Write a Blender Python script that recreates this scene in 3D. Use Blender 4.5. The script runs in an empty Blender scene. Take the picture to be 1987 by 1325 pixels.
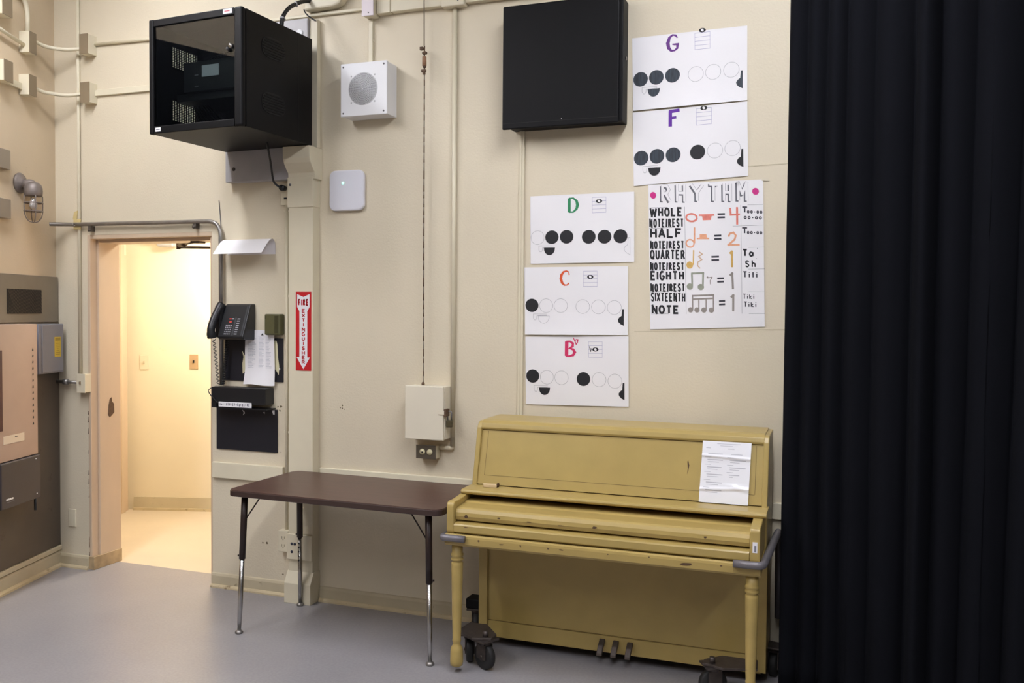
import bpy, bmesh, math, random
from mathutils import Vector, Matrix
random.seed(7)
PI = math.pi
C = bpy.context.scene.collection
SC = bpy.context.scene

# ------------------------------------------------------------------ camera, world, exposure
def make_camera():
    f, yaw, pit, rol = 1727.92, -0.345937, -0.033135, 0.008310
    loc = Vector((3.5176, -4.4314, 1.6789))
    c, s = math.cos, math.sin
    fw = Vector((s(yaw) * c(pit), c(yaw) * c(pit), s(pit)))
    rt = Vector((c(yaw), -s(yaw), 0.0))
    up = rt.cross(fw)
    r2 = rt * c(rol) + up * s(rol)
    u2 = up * c(rol) - rt * s(rol)
    cam = bpy.data.cameras.new('camera')
    o = bpy.data.objects.new('camera', cam)
    C.objects.link(o)
    m = Matrix(((r2.x, u2.x, -fw.x, loc.x), (r2.y, u2.y, -fw.y, loc.y), (r2.z, u2.z, -fw.z, loc.z), (0, 0, 0, 1)))
    o.matrix_world = m
    cam.sensor_width = 36.0
    cam.lens = f * 36.0 / 1987.0
    cam.clip_start = 0.05
    SC.camera = o
make_camera()
w = bpy.data.worlds.new('world'); SC.world = w; w.use_nodes = True
w.node_tree.nodes['Background'].inputs[0].default_value = (0.75, 0.85, 1.0, 1)
w.node_tree.nodes['Background'].inputs[1].default_value = 0.05
SC.view_settings.view_transform = 'Standard'
SC.view_settings.look = 'None'
SC.view_settings.exposure = 0.0
SC.view_settings.gamma = 1.0
SC.view_settings.use_curve_mapping = False

LAMP_POWER = 53.0        # emission of the fluorescent diffusers
HALL_POWER = 115.0       # emission of the hall lamp diffuser

# ------------------------------------------------------------------ materials
def lin(c):
    return tuple((x / 255 / 12.92) if x / 255 <= 0.04045 else ((x / 255 + 0.055) / 1.055) ** 2.4 for x in c)

MATS = {}
def M(name, col, rough=0.6, metal=0.0, var=0.0, scale=8.0, bump=0.0, bscale=60.0, spec=0.5, dirt=None, dscale=5.0, dth=0.62, stretch=None):
    if name in MATS: return MATS[name]
    m = bpy.data.materials.new(name); m.use_nodes = True
    nt = m.node_tree; n = nt.nodes; l = nt.links
    b = n['Principled BSDF']
    base = lin(col) + (1.0,)
    b.inputs['Base Color'].default_value = base
    b.inputs['Roughness'].default_value = rough
    b.inputs['Metallic'].default_value = metal
    b.inputs['Specular IOR Level'].default_value = spec
    tc = n.new('ShaderNodeTexCoord')
    vec = tc.outputs['Object']
    if stretch:
        mp = n.new('ShaderNodeMapping'); mp.inputs['Scale'].default_value = stretch
        l.new(vec, mp.inputs['Vector']); vec = mp.outputs['Vector']
    out = None
    if var > 0:
        t = n.new('ShaderNodeTexNoise'); t.inputs['Scale'].default_value = scale; t.inputs['Detail'].default_value = 6
        l.new(vec, t.inputs['Vector'])
        r = n.new('ShaderNodeValToRGB')
        r.color_ramp.elements[0].position = 0.3; r.color_ramp.elements[1].position = 0.7
        lo = tuple(x * (1 - var) for x in base[:3]) + (1,); hi = tuple(min(1, x * (1 + var)) for x in base[:3]) + (1,)
        r.color_ramp.elements[0].color = lo; r.color_ramp.elements[1].color = hi
        l.new(t.outputs['Fac'], r.inputs['Fac']); out = r.outputs['Color']
    if dirt:
        t2 = n.new('ShaderNodeTexNoise'); t2.inputs['Scale'].default_value = dscale; t2.inputs['Detail'].default_value = 8; t2.inputs['Roughness'].default_value = 0.65
        l.new(vec, t2.inputs['Vector'])
        r2 = n.new('ShaderNodeValToRGB'); r2.color_ramp.elements[0].position = dth; r2.color_ramp.elements[1].position = min(1, dth + 0.1)
        mx = n.new('ShaderNodeMix'); mx.data_type = 'RGBA'
        l.new(t2.outputs['Fac'], r2.inputs['Fac']); l.new(r2.outputs['Color'], mx.inputs[0])
        if out: l.new(out, mx.inputs[6])
        else: mx.inputs[6].default_value = base
        mx.inputs[7].default_value = lin(dirt) + (1,)
        out = mx.outputs[2]
    if out: l.new(out, b.inputs['Base Color'])
    if bump > 0:
        t3 = n.new('ShaderNodeTexNoise'); t3.inputs['Scale'].default_value = bscale; t3.inputs['Detail'].default_value = 4
        l.new(vec, t3.inputs['Vector'])
        bp = n.new('ShaderNodeBump'); bp.inputs['Strength'].default_value = bump; bp.inputs['Distance'].default_value = 0.01
        l.new(t3.outputs['Fac'], bp.inputs['Height']); l.new(bp.outputs['Normal'], b.inputs['Normal'])
    MATS[name] = m
    return m
def EM(name, col, power):
    m = bpy.data.materials.new(name); m.use_nodes = True
    n = m.node_tree.nodes; b = n['Principled BSDF']
    b.inputs['Base Color'].default_value = (0.8, 0.8, 0.8, 1)
    b.inputs['Emission Color'].default_value = lin(col) + (1,); b.inputs['Emission Strength'].default_value = power
    MATS[name] = m
    return m
def GL(name, tint, rough=0.0, ior=1.5):
    m = bpy.data.materials.new(name); m.use_nodes = True
    nt = m.node_tree; n = nt.nodes; l = nt.links
    for x in list(n): n.remove(x)
    o = n.new('ShaderNodeOutputMaterial'); mx = n.new('ShaderNodeMixShader'); tr = n.new('ShaderNodeBsdfTransparent'); g = n.new('ShaderNodeBsdfGlossy'); fr = n.new('ShaderNodeFresnel')
    tr.inputs[0].default_value = tint + (1,); g.inputs['Roughness'].default_value = rough; fr.inputs[0].default_value = ior
    gm = n.new('ShaderNodeNewGeometry'); iv = n.new('ShaderNodeMath'); iv.operation = 'SUBTRACT'; iv.inputs[0].default_value = 1.0
    ml = n.new('ShaderNodeMath'); ml.operation = 'MULTIPLY'
    l.new(gm.outputs['Backfacing'], iv.inputs[1]); l.new(fr.outputs[0], ml.inputs[0]); l.new(iv.outputs[0], ml.inputs[1]); l.new(ml.outputs[0], mx.inputs[0]); l.new(tr.outputs[0], mx.inputs[1]); l.new(g.outputs[0], mx.inputs[2]); l.new(mx.outputs[0], o.inputs[0])
    MATS[name] = m
    return m

wall_m = M('cream_wall_paint', (217, 206, 182), 0.55, var=0.035, scale=1.6, bump=0.12, bscale=90, dirt=(186, 170, 140), dscale=2.3, dth=0.7)
wall_l = M('cream_wall_paint_worn', (212, 194, 166), 0.6, var=0.06, scale=1.8, bump=0.12, bscale=80, dirt=(150, 125, 95), dscale=2.0, dth=0.66)
cream = M('cream_metal_paint', (220, 211, 186), 0.45, var=0.03, scale=6)
cream_d = M('cream_trim_scuffed', (194, 182, 154), 0.5, var=0.08, scale=5, dirt=(118, 100, 70), dscale=9, dth=0.66)
shoe_m = M('base_shoe_paint', (200, 184, 150), 0.5, var=0.1, scale=8, dirt=(120, 96, 64), dscale=12, dth=0.6)
seam_m = M('seam_line', (196, 184, 156), 0.6)
frame_m = M('door_frame_paint', (206, 184, 158), 0.45, var=0.05, scale=5, dirt=(110, 82, 55), dscale=14, dth=0.7, stretch=(1, 1, 0.35))
ceil_m = M('ceiling_paint', (118, 116, 112), 0.8, var=0.03)
far_m = M('far_wall_panelling', (112, 106, 98), 0.7, var=0.05)
hall_wall = M('hall_wall_paint', (226, 215, 190), 0.55, var=0.03, scale=2, dirt=(200, 180, 140), dscale=2.0, dth=0.68)
hall_floor = M('hall_vinyl_floor', (206, 190, 166), 0.4, var=0.04, scale=3)
white_p = M('white_paper', (236, 234, 236), 0.7, var=0.015, scale=4)
white_m = M('white_enamel', (232, 232, 234), 0.35)
white_pl = M('white_plastic', (226, 226, 234), 0.35)
black_m = M('black_powder_coat', (10, 10, 13), 0.5, var=0.1, scale=30, bump=0.05, bscale=300, spec=0.18)
black_pl = M('black_plastic', (24, 25, 28), 0.4)
black_hole = M('black_recess', (8, 8, 9), 0.7)
grey_lbl = M('grey_print', (120, 120, 130), 0.6)
steel = M('galvanised_steel', (150, 146, 142), 0.4, metal=0.8, var=0.1, scale=20)
steel_d = M('dull_grey_steel', (122, 120, 122), 0.5, metal=0.3, var=0.1, scale=15)
plate_g = M('grey_plate', (172, 170, 172), 0.5, metal=0.1, var=0.05, scale=12)
brown_cov = M('brown_cover_plate', (138, 122, 98), 0.55, var=0.05)
rust = M('rusty_iron', (92, 70, 52), 0.75, var=0.2, scale=60)
copper = M('tan_wood_spool', (150, 112, 86), 0.7)
olive = M('olive_plastic', (84, 82, 52), 0.5, var=0.06, scale=20)
ink = M('black_ink', (22, 22, 28), 0.65, var=0.25, scale=160)
pencil = M('pencil_grey', (132, 132, 138), 0.8)
pencil_l = M('pencil_faint', (190, 190, 192), 0.8)
wash = M('watered_ink', (46, 54, 64), 0.65, var=0.45, scale=45, stretch=(3, 1, 0.4))
DARKWALNUT = M('walnut_laminate', (80, 56, 49), 0.36, var=0.18, scale=5, stretch=(1.0, 9, 9), bump=0.03, bscale=80)
edge_m = M('dark_table_edge', (58, 42, 38), 0.4)
leg_m = M('dark_brown_tube', (46, 33, 30), 0.4, metal=0.2)
chrome = M('worn_chrome', (178, 176, 174), 0.25, metal=1.0, var=0.1, scale=20)
gold = M('yellow_gold_paint', (172, 149, 88), 0.33, var=0.05, scale=7, dirt=(148, 122, 70), dscale=7, dth=0.71, bump=0.03, bscale=120)
gold_w = M('worn_yellow_gold_paint', (174, 150, 88), 0.38, var=0.08, scale=9, dirt=(110, 88, 58), dscale=13, dth=0.66, stretch=(0.35, 1, 1))
gold_line = M('panel_groove', (112, 92, 50), 0.6)
chip = M('chipped_wood', (82, 60, 40), 0.8, var=0.2, scale=80)
guard_m = M('grey_bumper_paint', (116, 112, 116), 0.4, metal=0.3, var=0.08, scale=15)
caster_m = M('black_caster_rubber', (30, 29, 29), 0.6)
caster_s = M('grimy_caster_steel', (84, 76, 72), 0.45, metal=0.6, var=0.2, scale=30)
pink_m = M('beige_pink_enamel', (172, 146, 130), 0.5, var=0.03)
vent_m = M('grey_brown_sheet_metal', (132, 122, 106), 0.55, var=0.08, scale=5)
dark_pan = M('dark_brown_panel', (86, 76, 66), 0.5, var=0.14, scale=4, dirt=(70, 58, 48), dscale=8, dth=0.6)
grey_box = M('blue_grey_enamel', (132, 132, 140), 0.5, var=0.03)
dark_box = M('charcoal_enamel', (64, 58, 60), 0.5, var=0.05)
yellow_s = M('yellow_sticker', (206, 178, 60), 0.5)
red_m = M('sign_red', (190, 24, 34), 0.4)
curtain_m = M('navy_black_velvet', (14, 15, 20), 0.95, var=0.15, scale=200, spec=0.1)
green_led = EM('green_led', (70, 255, 170), 6.0)
lamp_em = EM('lit_diffuser', (244, 245, 252), LAMP_POWER)
hall_em = EM('lit_hall_diffuser', (255, 243, 222), HALL_POWER)
hall_em2 = EM('lit_hall_globe', (255, 240, 216), 100.0)
glass_m = GL('tinted_glass', (0.56, 0.60, 0.60))
jar_m = GL('clear_jar_glass', (0.82, 0.78, 0.74), 0.05)

def floor_material():
    m = bpy.data.materials.new('polished_grey_concrete'); m.use_nodes = True
    nt = m.node_tree; n = nt.nodes; l = nt.links; b = n['Principled BSDF']
    tc = n.new('ShaderNodeTexCoord')
    a = n.new('ShaderNodeTexNoise'); a.inputs['Scale'].default_value = 2.2; a.inputs['Detail'].default_value = 5
    g = n.new('ShaderNodeTexNoise'); g.inputs['Scale'].default_value = 80; g.inputs['Detail'].default_value = 3
    r = n.new('ShaderNodeValToRGB'); r.color_ramp.elements[0].position = 0.2; r.color_ramp.elements[1].position = 0.8
    r.color_ramp.elements[0].color = lin((139, 136, 139)) + (1,); r.color_ramp.elements[1].color = lin((151, 148, 150)) + (1,)
    r2 = n.new('ShaderNodeValToRGB'); r2.color_ramp.elements[0].position = 0.35; r2.color_ramp.elements[1].position = 0.65
    r2.color_ramp.elements[0].color = (0.93, 0.93, 0.94, 1); r2.color_ramp.elements[1].color = (1.05, 1.05, 1.04, 1)
    mx = n.new('ShaderNodeMix'); mx.data_type = 'RGBA'; mx.blend_type = 'MULTIPLY'; mx.inputs[0].default_value = 1.0
    for t in (a, g): l.new(tc.outputs['Object'], t.inputs['Vector'])
    l.new(a.outputs['Fac'], r.inputs['Fac']); l.new(g.outputs['Fac'], r2.inputs['Fac'])
    l.new(r.outputs['Color'], mx.inputs[6]); l.new(r2.outputs['Color'], mx.inputs[7]); l.new(mx.outputs[2], b.inputs['Base Color'])
    b.inputs['Roughness'].default_value = 0.3
    b.inputs['Specular IOR Level'].default_value = 0.55
    MATS['floor'] = m
    return m
floor_m = floor_material()

# ------------------------------------------------------------------ mesh builder
class MB:
    def __init__(s, *mats):
        s.mats = list(mats); s.v = []; s.f = []; s.m = []; s.s = []
    def slot(s, mat):
        if mat is None: return 0
        if mat not in s.mats: s.mats.append(mat)
        return s.mats.index(mat)
    def add(s, vs, fs, mat=None, smooth=False):
        k = s.slot(mat); o = len(s.v)
        s.v += [tuple(v) for v in vs]
        for f in fs:
            s.f.append(tuple(i + o for i in f)); s.m.append(k); s.s.append(smooth)
        return s
    def from_bm(s, bm, mat=None, smooth=False):
        bm.verts.index_update()
        s.add([v.co[:] for v in bm.verts], [[v.index for v in f.verts] for f in bm.faces], mat, smooth); bm.free()
    def box(s, x0, x1, y0, y1, z0, z1, mat=None, bev=0.0, seg=2):
        bm = bmesh.new(); bmesh.ops.create_cube(bm, size=1)
        for v in bm.verts:
            v.co = Vector(((x0 + x1) / 2 + v.co.x * (x1 - x0), (y0 + y1) / 2 + v.co.y * (y1 - y0), (z0 + z1) / 2 + v.co.z * (z1 - z0)))
        if bev > 0: bmesh.ops.bevel(bm, geom=bm.edges[:], offset=bev, segments=seg, affect='EDGES', profile=0.5)
        s.from_bm(bm, mat, False); return s
    def prism(s, poly, axis, a0, a1, mat=None, bev=0.0, seg=2):
        def P(p, a):
            return {'x': (a, p[0], p[1]), 'y': (p[0], a, p[1]), 'z': (p[0], p[1], a)}[axis]
        bm = bmesh.new()
        A = [bm.verts.new(P(p, a0)) for p in poly]; B = [bm.verts.new(P(p, a1)) for p in poly]
        n = len(poly)
        bm.faces.new(A); bm.faces.new(B[::-1])
        for i in range(n): bm.faces.new((A[i], B[i], B[(i + 1) % n], A[(i + 1) % n]))
        bmesh.ops.recalc_face_normals(bm, faces=bm.faces[:])
        if bev > 0: bmesh.ops.bevel(bm, geom=bm.edges[:], offset=bev, segments=seg, affect='EDGES', profile=0.5)
        s.from_bm(bm, mat); return s
    def lathe(s, prof, c=(0, 0, 0), axis=(0, 0, 1), seg=20, mat=None):
        ax = Vector(axis).normalized(); t = Vector((1, 0, 0)) if abs(ax.x) < 0.9 else Vector((0, 1, 0))
        u = ax.cross(t).normalized(); w_ = ax.cross(u); c = Vector(c); vs = []; fs = []
        for r, h in prof:
            for k in range(seg):
                a = 2 * PI * k / seg; vs.append(c + ax * h + (u * math.cos(a) + w_ * math.sin(a)) * max(r, 1e-4))
        for i in range(len(prof) - 1):
            for k in range(seg):
                a, b = i * seg + k, i * seg + (k + 1) % seg; fs.append((a, b, b + seg, a + seg))
        fs.append(tuple(range(seg))[::-1]); o = (len(prof) - 1) * seg; fs.append(tuple(o + k for k in range(seg)))
        return s.add(vs, fs, mat, True)
    def cyl(s, p0, p1, r, r1=None, seg=16, mat=None):
        p0, p1 = Vector(p0), Vector(p1); L = (p1 - p0).length
        return s.lathe([(r, 0), (r if r1 is None else r1, L)], p0, p1 - p0, seg, mat)
    def tube(s, pts, r, seg=10, mat=None, closed=False):
        pts = [Vector(p) for p in pts]; n = len(pts); vs = []; fs = []
        d = (pts[1] - pts[0]).normalized(); t = Vector((0, 0, 1)) if abs(d.z) < 0.9 else Vector((1, 0, 0))
        u = d.cross(t).normalized()
        for i, p in enumerate(pts):
            a = pts[max(0, i - 1)]; b = pts[min(n - 1, i + 1)]; d = (b - a).normalized()
            u = (u - d * u.dot(d)).normalized(); w_ = d.cross(u)
            rr = r[i] if isinstance(r, (list, tuple)) else r
            for k in range(seg):
                a_ = 2 * PI * k / seg; vs.append(p + (u * math.cos(a_) + w_ * math.sin(a_)) * rr)
        for i in range(n - 1):
            for k in range(seg):
                a, b = i * seg + k, i * seg + (k + 1) % seg; fs.append((a, b, b + seg, a + seg))
        fs.append(tuple(range(seg))[::-1]); fs.append(tuple((n - 1) * seg + k for k in range(seg)))
        return s.add(vs, fs, mat, True)
    def xf(s, fn):
        s.v = [tuple(fn(v)) for v in s.v]; return s
    def build(s, name, parent=None, **props):
        off = Vector(parent['_b']) if parent is not None and '_b' in parent.keys() else Vector((0, 0, 0))
        me = bpy.data.meshes.new(name)
        me.from_pydata([tuple(Vector(v) - off) for v in s.v], [], s.f)
        for m in s.mats: me.materials.append(m)
        for p, k, sm in zip(me.polygons, s.m, s.s): p.material_index = k; p.use_smooth = sm
        bm = bmesh.new(); bm.from_mesh(me); bmesh.ops.recalc_face_normals(bm, faces=bm.faces[:]); bm.to_mesh(me); bm.free()
        me.update()
        o = bpy.data.objects.new(name, me); C.objects.link(o)
        if parent is not None:
            o.parent = parent; o['_b'] = tuple(off)
        for k, v in props.items(): o[k] = v
        return o
def smooth_pts(pts, n=6):
    pts = [Vector(p) for p in pts]; out = []
    for i in range(len(pts) - 1):
        p0 = pts[max(0, i - 1)]; p1 = pts[i]; p2 = pts[i + 1]; p3 = pts[min(len(pts) - 1, i + 2)]
        for k in range(n):
            t = k / n
            out.append(0.5 * ((2 * p1) + (p2 - p0) * t + (2 * p0 - 5 * p1 + 4 * p2 - p3) * t * t + (3 * p1 - p0 - 3 * p2 + p3) * t ** 3))
    out.append(pts[-1]); return out
def bend(pts, r, n=6):
    """polyline with rounded corners"""
    pts = [Vector(p) for p in pts]; out = [pts[0]]
    for i in range(1, len(pts) - 1):
        a = (pts[i - 1] - pts[i]).normalized(); b = (pts[i + 1] - pts[i]).normalized()
        p, q = pts[i] + a * r, pts[i] + b * r
        for k in range(n + 1):
            t = k / n; out.append(p * (1 - t) ** 2 + pts[i] * 2 * t * (1 - t) + q * t * t)
    out.append(pts[-1]); return out
def thing(name, label, cat, base, group=None, rotz=0.0):
    o = bpy.data.objects.new(name, None); C.objects.link(o)
    o.location = base; o.rotation_euler = (0, 0, rotz); o.empty_display_size = 0.05
    o['label'] = label; o['category'] = cat; o['_b'] = tuple(base) if rotz == 0 else (0.0, 0.0, 0.0)
    if group: o['group'] = group
    return o
def single(mb, name, label, cat, group=None):
    o = mb.build(name); o['label'] = label; o['category'] = cat
    if group: o['group'] = group
    return o
def struct(mb, name, parent=None):
    o = mb.build(name, parent); o['kind'] = 'structure'
    return o

# left wall frame: s runs along the wall towards the camera, off is out of the wall
LO = Vector((-1.226, 0.02, 0.0)); LD = Vector((0.284, -0.9588, 0.0)); LN = Vector((0.9588, 0.284, 0.0))
def LWP(v): return LO + LD * v[0] + LN * v[1] + Vector((0, 0, v[2]))
# hall far wall frame
HO = Vector((-2.015, 1.452, 0.0)); HD = Vector((0.9553, 0.2957, 0.0)); HN = Vector((0.2957, -0.9553, 0.0))
def HWP(v): return HO + HD * v[0] + HN * v[1] + Vector((0, 0, v[2]))

# ------------------------------------------------------------------ room shell
ZC = 4.25; XR = 7.2; YR = -8.2; T = 0.22
LS = 8.6   # length of the left wall
struct(MB(wall_m).box(-1.226, -0.957, 0, T, 0, ZC).box(-0.957, 0, 0, T, 2.146, ZC).box(0, XR, 0, T, 0, ZC), 'wall_back')
struct(MB(wall_l).box(0.0, LS, -0.2, 0, 0, ZC).xf(LWP), 'wall_left')
lend = LWP((LS, 0, 0))
struct(MB(far_m).box(XR, XR + 0.2, YR, T, 0, ZC), 'wall_right')
struct(MB(far_m).box(lend.x - 0.2, XR, YR - 0.2, YR, 0, ZC), 'wall_rear')
fl = MB(floor_m); fl.prism([(-1.32, 0.205), (-1.30, -0.02), (lend.x - 0.1, lend.y), (lend.x - 0.1, YR - 0.2), (XR + 0.2, YR - 0.2), (XR + 0.2, 0.205)], 'z', -0.1, 0.0)
struct(fl, 'floor')
struct(MB(hall_floor).box(-3.0, 2.0, 0.205, 3.0, -0.1, 0.0), 'floor_hall')
struct(MB(ceil_m).prism([(-1.45, 0.22), (lend.x - 0.2, YR - 0.2), (XR + 0.2, YR - 0.2), (XR + 0.2, 0.22)], 'z', ZC, ZC + 0.1), 'ceiling')
struct(MB(hall_wall).box(0.0, 3.6, -0.12, 0, 0, 2.6).xf(HWP), 'wall_hall_far')
struct(MB(hall_wall).box(-0.12, 0.0, -0.12, 1.32, 0, 2.6).xf(HWP), 'wall_hall_left')
struct(MB(hall_wall).box(1.4, 1.5, 0.22, 2.5, 0, 2.6), 'wall_hall_right')
struct(MB(ceil_m).box(-3.0, 2.0, 0.22, 3.0, 2.6, 2.7), 'ceiling_hall')
bh = MB(cream_d, shoe_m).box(0.06, 3.55, 0, 0.012, 0.0, 0.11, cream_d).box(0.06, 3.55, 0.012, 0.03, 0.0, 0.02, shoe_m); struct(bh.xf(HWP), 'baseboard_hall')
struct(MB(frame_m).box(0.0, 0.02, 0.03, 0.10, 0, 2.12).box(0.0, 0.035, 0.10, 0.16, 0, 2.2).xf(HWP), 'trim_hall_casing')

# baseboards: coved board plus a quarter-round shoe, dirty along the floor
def base_run(name, x0, x1):
    m = MB(cream_d, shoe_m)
    m.prism([(0, 0), (-0.012, 0), (-0.012, 0.07), (-0.007, 0.083), (0, 0.088)], 'x', x0, x1, cream_d)
    m.prism([(-0.012, 0), (-0.027, 0), (-0.026, 0.009), (-0.019, 0.017), (-0.012, 0.02)], 'x', x0, x1, shoe_m)
    struct(m, name)
base_run('baseboard_back_left', -1.22, -0.957)
base_run('baseboard_back_middle', 0.0, 0.575)
base_run('baseboard_back_right', 0.755, XR)
m = MB(cream_d, shoe_m)
m.prism([(0, 0), (0.024, 0), (0.024, 0.085), (0.015, 0.10), (0, 0.105)], 'x', 0.0, LS, cream_d)
m.prism([(0.024, 0), (0.042, 0), (0.04, 0.012), (0.032, 0.02), (0.024, 0.023)], 'x', 0.0, LS, shoe_m)
struct(m.xf(lambda v: LWP((v[0], v[1], v[2]))), 'baseboard_left')

# chair rails and wall seams
struct(MB(cream).box(0.012, 0.512, -0.022, 0, 0.668, 0.762, bev=0.003), 'trim_1')
struct(MB(cream).box(0.757, 3.6, -0.018, 0, 0.695, 0.776, bev=0.004), 'trim_2')
for n_, (x0, z0, x1, z1) in ((3, (2.575, 1.583, 3.6, 1.613)), (4, (3.112, 2.385, 3.6, 2.40))):
    struct(MB(seam_m).prism([(x0, z0), (x1, z1), (x1, z1 + 0.004), (x0, z0 + 0.004)], 'y', -0.0012, 0.0), 'trim_%d' % n_)

# door frame: pressed-metal jamb with a stop, left jamb and head
fr = MB(frame_m, rust)
fr.box(-0.957, -0.935, -0.004, T + 0.01, 0, 2.146, bev=0.004)
fr.box(-0.935, -0.918, 0.05, T + 0.01, 0, 2.13, bev=0.004)
fr.box(-0.957, 0.0, 0.0, T + 0.01, 2.120, 2.146, bev=0.003)
fr.box(-0.935, 0.0, 0.06, T, 2.100, 2.120, bev=0.003)
fr.box(-0.022, 0.0, 0.012, T + 0.01, 0, 2.12, bev=0.003)
random.seed(21)
for k in range(16):
    z = random.choice((random.uniform(0.03, 0.35), random.uniform(0.3, 0.75), random.uniform(0.85, 1.0))); h_ = random.uniform(0.006, 0.04); q = random.uniform(0.001, 0.003)
    fr.add([(-0.957 - q, -0.0046, z), (-0.955 + q, -0.0046, z + 0.003), (-0.956 + q, -0.0046, z + h_), (-0.957, -0.0046, z + h_ * 0.9)], [(0, 1, 2, 3)], rust)
fr.box(-0.96, -0.915, -0.008, T + 0.012, 0, 0.085, M('grimy_jamb_foot', (172, 150, 116), 0.6, var=0.25, scale=14), bev=0.003)
df = struct(fr, 'door_1')
MB(rust).prism([(0.12, 0.985), (0.135, 0.97), (0.155, 0.985), (0.172, 1.0), (0.17, 1.055), (0.155, 1.07), (0.15, 1.10), (0.135, 1.09), (0.125, 1.05)], 'x', -0.9185, -0.9155).build('strike_plate', df, label='rust-brown worn strike plate')
lf = MB(frame_m, steel).box(0.012, 0.056, T + 0.02, T + 0.96, 0.01, 2.09, frame_m, bev=0.003)
lf.cyl((0.012, T + 0.86, 1.0), (-0.03, T + 0.86, 1.0), 0.012, mat=steel).lathe([(0.012, 0), (0.028, 0.01), (0.03, 0.03), (0.02, 0.045)], (-0.03, T + 0.86, 1.0), (-1, 0, 0), 16, steel)
struct(lf, 'door_2')

# ------------------------------------------------------------------ lights of the place
def ceiling_light(x, y, first=None):
    lab = 'ceiling fluorescent fixture'
    if first is None:
        t = thing('ceiling_light', 'long fluorescent fixture hung under the ceiling with a lit diffuser', 'ceiling light', (x, y, 4.0), 'rows of fluorescent ceiling fixtures')
        MB(white_m).box(x - 0.13, x + 0.13, y - 0.61, y + 0.61, 4.06, 4.12, bev=0.01).box(x - 0.14, x - 0.125, y - 0.61, y + 0.61, 3.99, 4.08).box(x + 0.125, x + 0.14, y - 0.61, y + 0.61, 3.99, 4.08).build('housing', t)
        MB(lamp_em).box(x - 0.12, x + 0.12, y - 0.6, y + 0.6, 4.0, 4.055, bev=0.01).build('diffuser', t)
        for dy in (-0.45, 0.45): MB(steel).cyl((x, y + dy, 4.12), (x, y + dy, ZC), 0.006, seg=8).build('hanger_rod', t)
        return t
    r = first.copy(); C.objects.link(r); r.location = (x, y, 4.0)
    for ch in first.children:
        c = ch.copy(); C.objects.link(c); c.parent = r
    return r
L0 = ceiling_light(-0.20, -1.5)
for (x, y) in ((0.22, -2.9), (0.60, -4.3), (3.2, -1.7), (3.3, -3.1), (3.3, -5.6), (6.0, -3.4)):
    ceiling_light(x, y, L0)
hl = thing('hall_lamp', 'square flush hall ceiling lamp glowing warm beyond the doorway', 'ceiling light', (-0.75, 0.95, 2.6))
MB(white_m).box(-0.93, -0.57, 0.77, 1.13, 2.575, 2.6, bev=0.005).build('lamp_pan', hl)
MB(hall_em).box(-0.91, -0.59, 0.79, 1.11, 2.54, 2.575, bev=0.01).build('lamp_diffuser', hl)
hp = thing('hall_pendant', 'warm globe pendant lamp hanging in the hall behind the door jamb', 'pendant lamp', (-0.80, 1.36, 1.86))
MB(hall_em2).lathe([(0.03, -0.085), (0.065, -0.065), (0.088, -0.02), (0.088, 0.02), (0.065, 0.065), (0.03, 0.085)], (-0.80, 1.36, 1.86), (0, 0, 1), 24).build('globe', hp)
MB(steel).cyl((-0.80, 1.36, 1.94), (-0.80, 1.36, 2.6), 0.008, seg=10).lathe([(0.035, 0), (0.035, 0.03), (0.015, 0.05)], (-0.80, 1.36, 1.935), (0, 0, 1), 16).build('hanging_rod', hp)

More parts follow.
